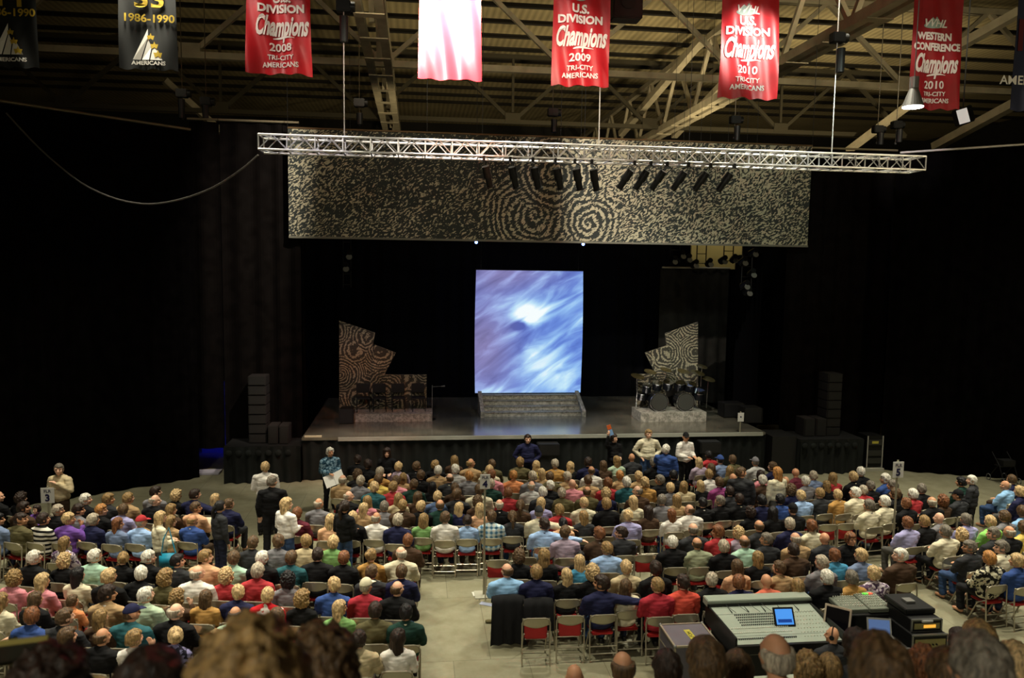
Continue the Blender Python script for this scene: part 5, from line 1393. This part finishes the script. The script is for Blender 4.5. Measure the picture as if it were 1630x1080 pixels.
grid('fader_row', Xc0 + .1, Xc0 + 1.0, 30, Yc0 + .14, Yc0 + .14, 1, .016, .02, DK)
grid('fader_row', Xc0 + .1, Xc0 + 1.0, 30, Yc0 + .30, Yc0 + .42, 2, .013, .015, mat('knob_pale', '#c9c9bb', .5))
grid('knob_field', Xc0 + .3, Xc0 + .95, 22, Yc0 + .5, Yc0 + .78, 5, .014, .02, DK)
grid('knob_field', Xc0 + 1.15, Xc0 + 1.6, 10, Yc0 + .15, Yc0 + .8, 7, .012, .014, mat('knob_pale', '#c9c9bb', .5))
bm = B()
for k in range(1, 6): bx(bm, Xc0 + k * .28 - .002, Xc0 + k * .28 + .002, Yc0 + .84, Yc0 + 1.04, surfz(Yc0 + .84) , surfz(Yc0 + 1.04) + .004)
bx(bm, Xc0 + .02, Xc1 - .02, Yc0 + .82, Yc0 + .824, surfz(Yc0 + .82), surfz(Yc0 + .82) + .003); bx(bm, Xc0 + .02, Xc1 - .02, Yc0 + .22, Yc0 + .224, surfz(Yc0 + .22), surfz(Yc0 + .22) + .003)
obj('panel_seams', bm, DK, t)
bm = B(); 
for k in range(4): tube(bm, [(Xc0 + .25 + k * .2, Yc1 - .2, 1.02), (Xc0 + .27 + k * .2, Yc1 - .3, 1.01), (Xc0 + .33 + k * .2, Yc1 - .42, .985)], .004, 5)
obj('gooseneck_lamp', bm, DK, t)
def tilted_screen(name, label, cat, c, w_, h_, rot, body, scr_m, glow=None):
    s = thing(name, label, cat, c); s.rotation_euler = rot
    obj('housing', bx(B(), -w_ / 2, w_ / 2, -.012, .012, 0, h_, .006), body, s); obj('display', bx(B(), -w_ / 2 + .03, w_ / 2 - .03, -.016, -.012, .03, h_ - .03), scr_m, s)
    return s
p = atZ(1252, 990, 1.0)
s = tilted_screen('touch_screen', 'black tablet with a blue display standing on the mixing console', 'tablet', (p.x, p.y + .02, surfz(p.y)), .33, .29, (-.55, 0, -.05), mat('console_black', '#141414', .4), mat('blue_display', '#3f7fd0', .4, 0, .9))
obj('display_icons', bx(B(), -.11, .11, -.018, -.0165, .06, .11), mat('display_dark_blue', '#163a86', .4, 0, .6), s)
obj('prop', box(B(), (0, .07, .08), (.12, .015, .18), Matrix.Rotation(.9, 3, 'X')), mat('console_black', '#141414', .4), s)
# silver-framed monitor
p = atZ(1322, 1008, .72)
s = tilted_screen('computer_monitor', 'monitor with a cream frame and dark display right of the mixing console', 'monitor', (6.50, 11.0, .80), .40, .40, (-.25, 0, -.75), mat('cream_plastic', '#b5a490', .5), mat('dark_display', '#0d0b10', .2))
obj('foot', bx(B(), -.12, .12, -.02, .18, -.03, 0), mat('cream_plastic', '#b5a490', .5), s)
o = obj('side_table', bx(B(), 6.42, 6.79, 10.2, 11.3, .70, .765), BLACKP)
bm = B()
t = thing('equipment_table', 'small black table carrying the monitor and the closed laptop right of the console', 'table', (0, 0, 0)); o.name = 'table_top'; o.parent = t
for x in (6.46, 6.75):
    for y in (10.25, 11.25): obj('leg', tube(B(), [(x, y, 0), (x, y, .7)], .02), BLACKM, t)
s = tilted_screen('laptop_computer', 'black laptop with a pale emblem on its lid beside the sound engineer', 'laptop', (6.60, 10.36, .775), .34, .24, (-.15, 0, .1), BLACKP, mat('laptop_lid', '#23252c', .35, .3))
bm = B(); cyl(bm, (0, -.018, .12), .018, .004, 12, RX); obj('lid_emblem', bm, mat('emblem_pale', '#c9cdd2', .4, 0, .5), s)
obj('keyboard_base', bx(B(), -.17, .17, .0, .22, -.012, .004), BLACKP, s)
# flight case with yellow labels
def flight_case(label, x0, x1, y0, y1, z0, z1, parts=True):
    t = thing('flight_case', label, 'case', ((x0 + x1) / 2, (y0 + y1) / 2, z0)); a_, b_, h_ = (x1 - x0) / 2, (y1 - y0) / 2, z1 - z0
    obj('case_body', bx(B(), -a_, a_, -b_, b_, .06, h_, .004), mat('case_grey_laminate', '#59545c', .5, 0, 0, .08, 5), t)
    bm = B(); r_ = .014
    for sx in (-1, 1):
        for sy in (-1, 1): bx(bm, sx * a_ - r_, sx * a_ + r_, sy * b_ - r_, sy * b_ + r_, .05, h_ + .004)
        for z in (.07, h_): 
            bx(bm, sx * a_ - r_, sx * a_ + r_, -b_, b_, z - r_, z + r_); bx(bm, -a_, a_, sx * b_ - r_, sx * b_ + r_, z - r_, z + r_)
        bx(bm, sx * a_ - .006, sx * a_ + .006, -b_, b_, h_ * .7 - .012, h_ * .7 + .012)
    obj('edge_trim', bm, mat('case_edge_aluminium', '#b5aa96', .35, .7), t)
    for sx in (-1, 1):
        for sy in (-1, 1):
            o = obj('caster', cyl(B(), (sx * (a_ - .07), sy * (b_ - .07), .03), .03, .03, 12, Matrix.Rotation(pi / 2, 3, 'Y')), BLACKP, t)
            bm = B(); sph(bm, (sx * a_, sy * b_, h_), .03, 10, 6); obj('ball_corner', bm, STEEL, t)
    return t, a_, b_, h_
YL = mat('yellow_label', '#c5cf22', .6)
c, a_, b_, h_ = flight_case('grey flight case with a bright yellow label left of the mixing console', 3.87, 4.56, 10.88, 11.6, 0, .75)
o = obj('top_label', box(B(), (.02, .0, h_ + .004), (.10, .32, .004), Matrix.Rotation(.05, 3, 'Z')), YL, c)
bm = text_mesh('FOH', .09, .001)
for v_ in bm.verts: v_.co = Vector((.02 - v_.co.y, v_.co.x, h_ + .008))
obj('label_writing', bm, mat('label_ink', '#3a4a10', .6), o)
obj('side_label', box(B(), (-a_ - .004, .0, h_ * .55), (.006, .3, .07)), YL, c)
bm = B(); box(bm, (-a_ - .008, -.2, h_ * .35), (.012, .12, .1)); box(bm, (.0, -b_ - .008, h_ * .4), (.16, .012, .1)); obj('handle_plate', bm, STEEL, c)
obj('latch', box(B(), (.0, -b_ - .01, h_ * .7), (.08, .015, .09)), STEEL, c)
# cable heap beside the console
bm = B()
for k in range(6):
    r_ = .12 + .02 * k; tube(bm, [(4.62 + r_ * .5 * cos(q / 8 * pi), 11.75 + r_ * sin(q / 8 * pi), .05 + .05 * k) for q in range(17)], .012, 5)
o = obj('cable_coil', bm, mat('black_cable', '#15130f', .5)); tag(o, 'heap of black cable coiled at the left end of the mixing console', 'cable')
# second desk and racks
def rack(label, x0, x1, y0, y1, z0, z1, units, front='#8c8355', frame=STEEL):
    t = thing('equipment_rack', label, 'rack', ((x0 + x1) / 2, (y0 + y1) / 2, z0)); a_, b_, h_ = (x1 - x0) / 2, (y1 - y0) / 2, z1 - z0
    obj('case_shell', bx(B(), -a_, a_, -b_, b_, 0, h_, .006), BLACKP, t)
    bm = B()
    for sx in (-1, 1):
        bx(bm, sx * a_ - .012, sx * a_ + .012, -b_ - .012, -b_ + .012, 0, h_)
        bx(bm, -a_, a_, sx * b_ - .012 if sx < 0 else -b_ - .012, -b_ + .012, (0 if sx < 0 else h_) - .012 + (0.012 if sx < 0 else 0), (0 if sx < 0 else h_) + .012)
    obj('front_frame', bm, frame, t)
    n = len(units)
    for k, kind in enumerate(units):
        za, zb = .05 + (h_ - .1) * k / n, .05 + (h_ - .1) * (k + .92) / n
        u = obj('rack_unit', bx(B(), -a_ + .04, a_ - .04, -b_ - .02, -b_, za, zb), mat('rack_front_' + kind[0], {'o': front, 'd': '#15140f', 'g': '#77785f'}[kind[0]], .4, .3), t)
        if 'r' in kind[1:]:
            bm = B()
            for i in range(9): box(bm, (-a_ + .1 + i * (2 * a_ - .22) / 8, -b_ - .024, za + (zb - za) * .6), (.024, .008, .014))
            obj('red_lights', bm, mat('red_led', '#ff3a1a', .4, 0, 3), u)
        if 'y' in kind[1:]: obj('display', bx(B(), -.06, .14, -b_ - .026, -b_ - .02, za + .02, zb - .02), mat('orange_led', '#e0a03a', .4, 0, 1.2), u)
        if 'k' in kind[1:]:
            bm = B()
            for i in range(6): cyl(bm, (-a_ + .09 + i * .06, -b_ - .028, (za + zb) / 2), .014, .02, 10, RX)
            obj('knobs', bm, BLACKM, u)
    return t
X0, X1 = atY(1362, 985, 10.9).x, atY(1414, 985, 10.9).x
X1_ = atY(1422, 985, 11.2).x
rack('black rack with rows of red lights under the silver laptop', 6.82, 7.34, 10.4, 11.05, 0, .80, ('d', 'or', 'or', 'or'))
t = thing('small_mixer', 'small grey mixer with green and red lights on a black desk right of the console', 'mixer', (0, 0, 0))
q0 = atZ(1320, 940, 1.0); 
obj('desk_case', bx(B(), 6.86, 7.74, 11.42, 12.25, 0, .86, .01), BLACKP, t)
obj('control_surface', box(B(), (7.12, 11.85, .91), (.46, .72, .07), Matrix.Rotation(.06, 3, 'X'), .008), mat('mixer_grey', '#6f7468', .45, .2), t)
obj('control_surface', box(B(), (7.54, 11.75, .93), (.40, .62, .07), Matrix.Rotation(.06, 3, 'X'), .008), mat('mixer_grey', '#6f7468', .45, .2), t)
bm = B()
for i in range(9):
    for j in range(7): box(bm, (6.95 + i * .042, 11.58 + j * .08, .955 + .004 * j), (.012, .02, .02))
for i in range(8):
    for j in range(6): box(bm, (7.38 + i * .042, 11.52 + j * .08, .972 + .004 * j), (.012, .02, .02))
o = obj('mixer_knobs', bm, mat('knob_pale', '#c9c9bb', .5), t); o['kind'] = 'stuff'
obj('green_lights', bx(B(), 7.06, 7.16, 12.08, 12.11, .975, .985), mat('green_led', '#5aff3a', .4, 0, 2), t); obj('red_lights', bx(B(), 7.17, 7.24, 12.08, 12.11, .975, .985), mat('red_led', '#ff3a1a', .4, 0, 3), t)
obj('green_lights', bx(B(), 7.5, 7.58, 11.92, 11.95, .985, .995), mat('green_led', '#5aff3a', .4, 0, 2), t); obj('red_lights', bx(B(), 7.59, 7.66, 11.92, 11.95, .985, .995), mat('red_led', '#ff3a1a', .4, 0, 3), t)
obj('side_label', box(B(), (6.855, 11.6, .66), (.006, .24, .10)), YL, t)
# silver laptop
s = thing('laptop_computer', 'open silver laptop on the black rack right of the console', 'laptop', (7.10, 10.72, .805)); s.rotation_euler = (0, 0, -.25)
SIL = mat('silver_laptop', '#a9a9a6', .35, .5)
obj('keyboard_base', bx(B(), -.18, .18, -.14, .12, 0, .018, .005), SIL, s); l_ = obj('lid', box(B(), (0, .17, .12), (.36, .012, .25), Matrix.Rotation(-.35, 3, 'X')), SIL, s)
obj('display', box(B(), (0, .162, .12), (.31, .008, .20), Matrix.Rotation(-.35, 3, 'X')), mat('laptop_display', '#5670a4', .3, 0, .4), l_)
# right rack tower
rack('olive fronted equipment rack standing right of the red-light rack', 7.62, 8.20, 10.75, 11.4, 0, .82, ('d', 'd', 'ok', 'ok'), '#7e7a48')
rack('short amplifier case with an orange display on top of the right rack', 7.66, 8.16, 10.85, 11.5, .825, 1.02, ('ky' if False else 'oy',), '#7e7a48')
o = obj('case_lid', bx(B(), 7.66, 8.16, 11.0, 11.6, 1.034, 1.12, .01), BLACKP); tag(o, 'flat black case lid topmost on the right rack tower', 'case lid')
bm = B(); bx(bm, 7.8, 7.95, 11.2, 11.35, 1.125, 1.16); o = obj('cable_box', bm, mat('grey_box', '#6b6a66', .5)); tag(o, 'small grey device lying on the topmost case lid', 'device')
o = obj('adhesive_tape_strip', bx(B(), 7.82, 8.0, 10.825, 10.848, .985, 1.015), mat('white_tape', '#c9c9c9', .6)); o.parent = None; tag(o, 'white tape strip on the front edge of the amplifier case', 'tape')
# sound engineer
e = person((5.95, 10.12, 0), -.15, 'Xs', 'charcoal', 'around', pi / 3, 'black', 1.0, 1.0, True, None, True, 1)
tag(e, 'sound engineer in dark grey wearing headphones at the mixing console', 'person')
place_chair(5.95, 10.12, -.15, 'folding chair under the sound engineer wearing headphones')
t = thing('headphones', 'black headphones on the sound engineer at the console', 'headphones', (5.95, 10.14, 1.2)); t.rotation_euler = (0, 0, pi / 3 - .15)
obj('headband', tube(B(), [(.095 * cos(k * pi / 12), 0, .008 + .128 * sin(k * pi / 12)) for k in range(13)], .008, 6), BLACKP, t)
for s_ in (-1, 1): obj('ear_cup', cyl(B(), (s_ * .092, 0, -.005), .034, .025, 14, Matrix.Rotation(pi / 2, 3, 'Y')), BLACKP, t)
# walker parked by the right curtain
p = atZ(1597, 768, 0)
t = thing('rollator_walker', 'black wheeled walker parked by the right curtain', 'walker', (p.x, p.y, 0))
for s in (-1, 1):
    obj('frame_tube', tube(B(), [(s * .25, -.3, .1), (s * .25, -.1, .55), (s * .25, .25, .9)], .015), BLACKM, t); obj('frame_tube', tube(B(), [(s * .25, .3, .1), (s * .25, .0, .5)], .015), BLACKM, t)
    for y in (-.3, .3):
        bm = B(); tube(bm, [(s * .27, y + .09 * cos(k * pi / 8), .1 + .09 * sin(k * pi / 8)) for k in range(17)], .014, 6, cap=False); obj('wheel', bm, mat('wheel_grey', '#5b5b5b', .5), t)
obj('seat', bx(B(), -.25, .25, -.12, .15, .5, .54, .01), BLACKP, t); obj('basket', bx(B(), -.2, .2, -.2, .1, .55, .72), BLACKP, t)
# papers and bits on the aisle floor
for px, py, w_, h_, rz, lab, c in ((764, 946, .3, .2, .1, 'white paper lying on the floor at the foot of sign 4', '#b9b7ac'), (776, 963, .3, .12, -.5, 'folded blue-grey leaflet on the floor below sign 4', '#8d93a8'), (1003, 1025, .22, .2, .6, 'crumpled paper under the rearmost chairs', '#a5a28f')):
    p = atZ(px, py, 0); o = obj('paper_sheet', box(B(), (p.x, p.y, .006), (w_, h_, .006), Matrix.Rotation(rz, 3, 'Z')), mat('paper_' + c, c, .7)); tag(o, lab, 'paper')
bm = B(); p = atZ(1390, 880, 0); sph(bm, (p.x, p.y, .13), (.28, .2, .13), 14, 8); o = obj('handbag', bm, BLACKP, None, True); tag(o, 'black bag on the floor behind the smiling woman facing the camera', 'bag')
p = atZ(778, 992, 0); bm = B(); sph(bm, (p.x, p.y, .03), (.07, .05, .03), 10, 6); o = obj('glove', bm, topmat('olive'), None, True); tag(o, 'small dark olive glove lying on the aisle floor', 'glove')

# ================================================================ stands with the near spectators
ROWS = []
for k in range(13): ROWS.append((8.15 - .8 * k, .75 + .42 * k))      # seat line Y and tread height
bm = B()
for Y, z in ROWS: bx(bm, -16, 26, Y - .45, Y + .35, -.2, z)
bx(bm, -16, 26, -4, 8.15 - .8 * 13 + .35, -.2, .75 + .42 * 13)
st_ = struct('stands', bm, CONCRETE, label='concrete tiers of the stand under the camera'); st_['label'] = 'concrete tiers of the stand under the camera'
st_.name = 'floor_stands'
t_ = struct('wall_front', bx(B(), -16, 26, 9.15, 9.3, 0, 1.12), mat('painted_board', '#9aa090', .55), label='low pale board between floor and stand')
st2 = B(); bx(st2, -16, 26, 8.5, 9.15, -.2, .75); struct('floor_walkway', st2, CONCRETE)
ST = mat('stand_seat_plastic', '#20242c', .5)
def stand_seat(x, Y, z):
    t = thing('arena_seat', '', 'seat', (x, Y, z), 0, 'fold-down seats of the stand')
    obj('seat', box(B(), (0, 0, .41), (.42, .38, .05), None, .015), ST, t); obj('backrest', box(B(), (0, -.22, .60), (.42, .04, .36), None, .015), ST, t)
    obj('pedestal', bx(B(), -.04, .04, -.05, .05, 0, .39), BLACKM, t); return t
NEAR = [(395, 1118, 'Cl', 'olive', 1.9, 'blurred person with big curly light brown hair, largest head at the bottom left', 1.12), (508, 1075, 'Cn', 'brown', 2.9, 'blurred person with bushy dark brown hair right of the big light brown head', 1.1),
        (235, 1110, 'Ld', 'black', 2.9, 'blurred dark-haired person left of the big curly head at the bottom', 1), (72, 1118, 'Cd', 'black', 2.9, 'blurred dark-haired person nearest the bottom left corner', 1),
        (1125, 1056, 'Sn', 'charcoal', 4.6, 'brown-haired man in the stand before the yellow labelled flight case', 1), (992, 1064, 'Bn', 'red', 6.2, 'balding brown-haired man at the bottom right of the empty red chairs', 1),
        (1063, 1067, 'Sd', 'black', 5.6, 'dark-haired person between the balding man and the tall brown-haired man', 1), (915, 1080, 'Xs', 'grey', 7.2, 'top of a bald head at the bottom below the empty red chairs', 1),
        (1176, 1068, 'Sn', 'brown', 5.4, 'brown-haired woman left of the large bald head', 1), (1238, 1046, 'Bs', 'beige', 4.6, 'bald older man seen from behind below the mixing console', 1),
        (1288, 1068, 'Cl', 'brown', 6.0, 'curly light brown hair right of the large bald head', 1), (1322, 1066, 'Sl', 'red', 6.4, 'person with light brown hair and a red top below the black laptop', 1),
        (1404, 1072, 'Tn', 'olive', 3.0, 'light brown-haired man with a golden bald spot below the equipment racks', 1.05), (1366, 1018, 'Sd', 'charcoal', 6.2, 'dark-haired person behind the man with the golden bald spot', 1),
        (1474, 1066, 'Cr', 'brown', 5.2, 'auburn curly-haired person below the right rack tower', 1), (1563, 1068, 'Sg', 'charcoal', 3.0, 'blurred person with large bushy grey-brown hair at the bottom right', 1.08),
        (1562, 1003, 'Sl', 'tan', 5.3, 'light brown-haired person just beyond the large grey-brown head', 1), (1512, 1078, 'Sn', 'grey', 3.9, 'brown-haired person left of the large grey-brown head', 1),
        (1618, 1058, 'Sb', 'mustard', 4.6, 'blond person at the bottom right corner', 1), (1530, 990, 'Pd', 'brown', 7.6, 'dark-haired woman lifting her hand to her chin beside the right racks', .95)]
first_seat = None
for px, py, h, c, z_, lab, sc_ in NEAR:
    best = None
    for Y, zf in ROWS:
        Z = zf + 1.205; d = ray(px, py)
        if d.z >= 0: continue
        P = atZ(px, py, Z); e_ = abs(P.y - Y) * .3 + abs(Y + .3 - z_)
        if best is None or e_ < best[0]: best = (e_, P, Y, zf)
    _, P, Y, zf = best
    P = atY(px, py, Y); dz = P.z - zf - 1.205
    s_ = max(.86, min(1.1, (P.z - zf) / 1.205))
    r = person((P.x, Y, zf), RN.uniform(-.1, .1), h, c, 'lap', 0, 'charcoal', s_, sc_ if h[0] == 'C' else 1.0, False)
    tag(r, lab, 'person', 'spectators in the near stand')
    if first_seat is None: first_seat = sd = stand_seat(P.x, Y, zf)
    else: sd = copy_tree(first_seat); sd.location = (P.x, Y, zf)
    sd['label'] = ('stand seat under ' + lab.split(' at the')[0].split(' below')[0].split(' right of')[0])[:110]
# tablet edge at the lower left corner
p = atY(18, 1040, 3.0)
t = thing('picture_frame', 'blurred gold-edged dark frame held at the bottom left corner', 'frame', p); t.rotation_euler = (.9, 0, .2)
bm = B()
for s in (-1, 1): bx(bm, s * .14 - .008, s * .14 + .008, -.01, .01, -.14, .14); bx(bm, -.148, .148, -.01, .01, s * .14 - .008, s * .14 + .008)
obj('edge', bm, mat('gold_edge', '#6f6426', .5, .3), t); obj('panel', bx(B(), -.13, .13, -.004, .004, -.13, .13), BLACKP, t)
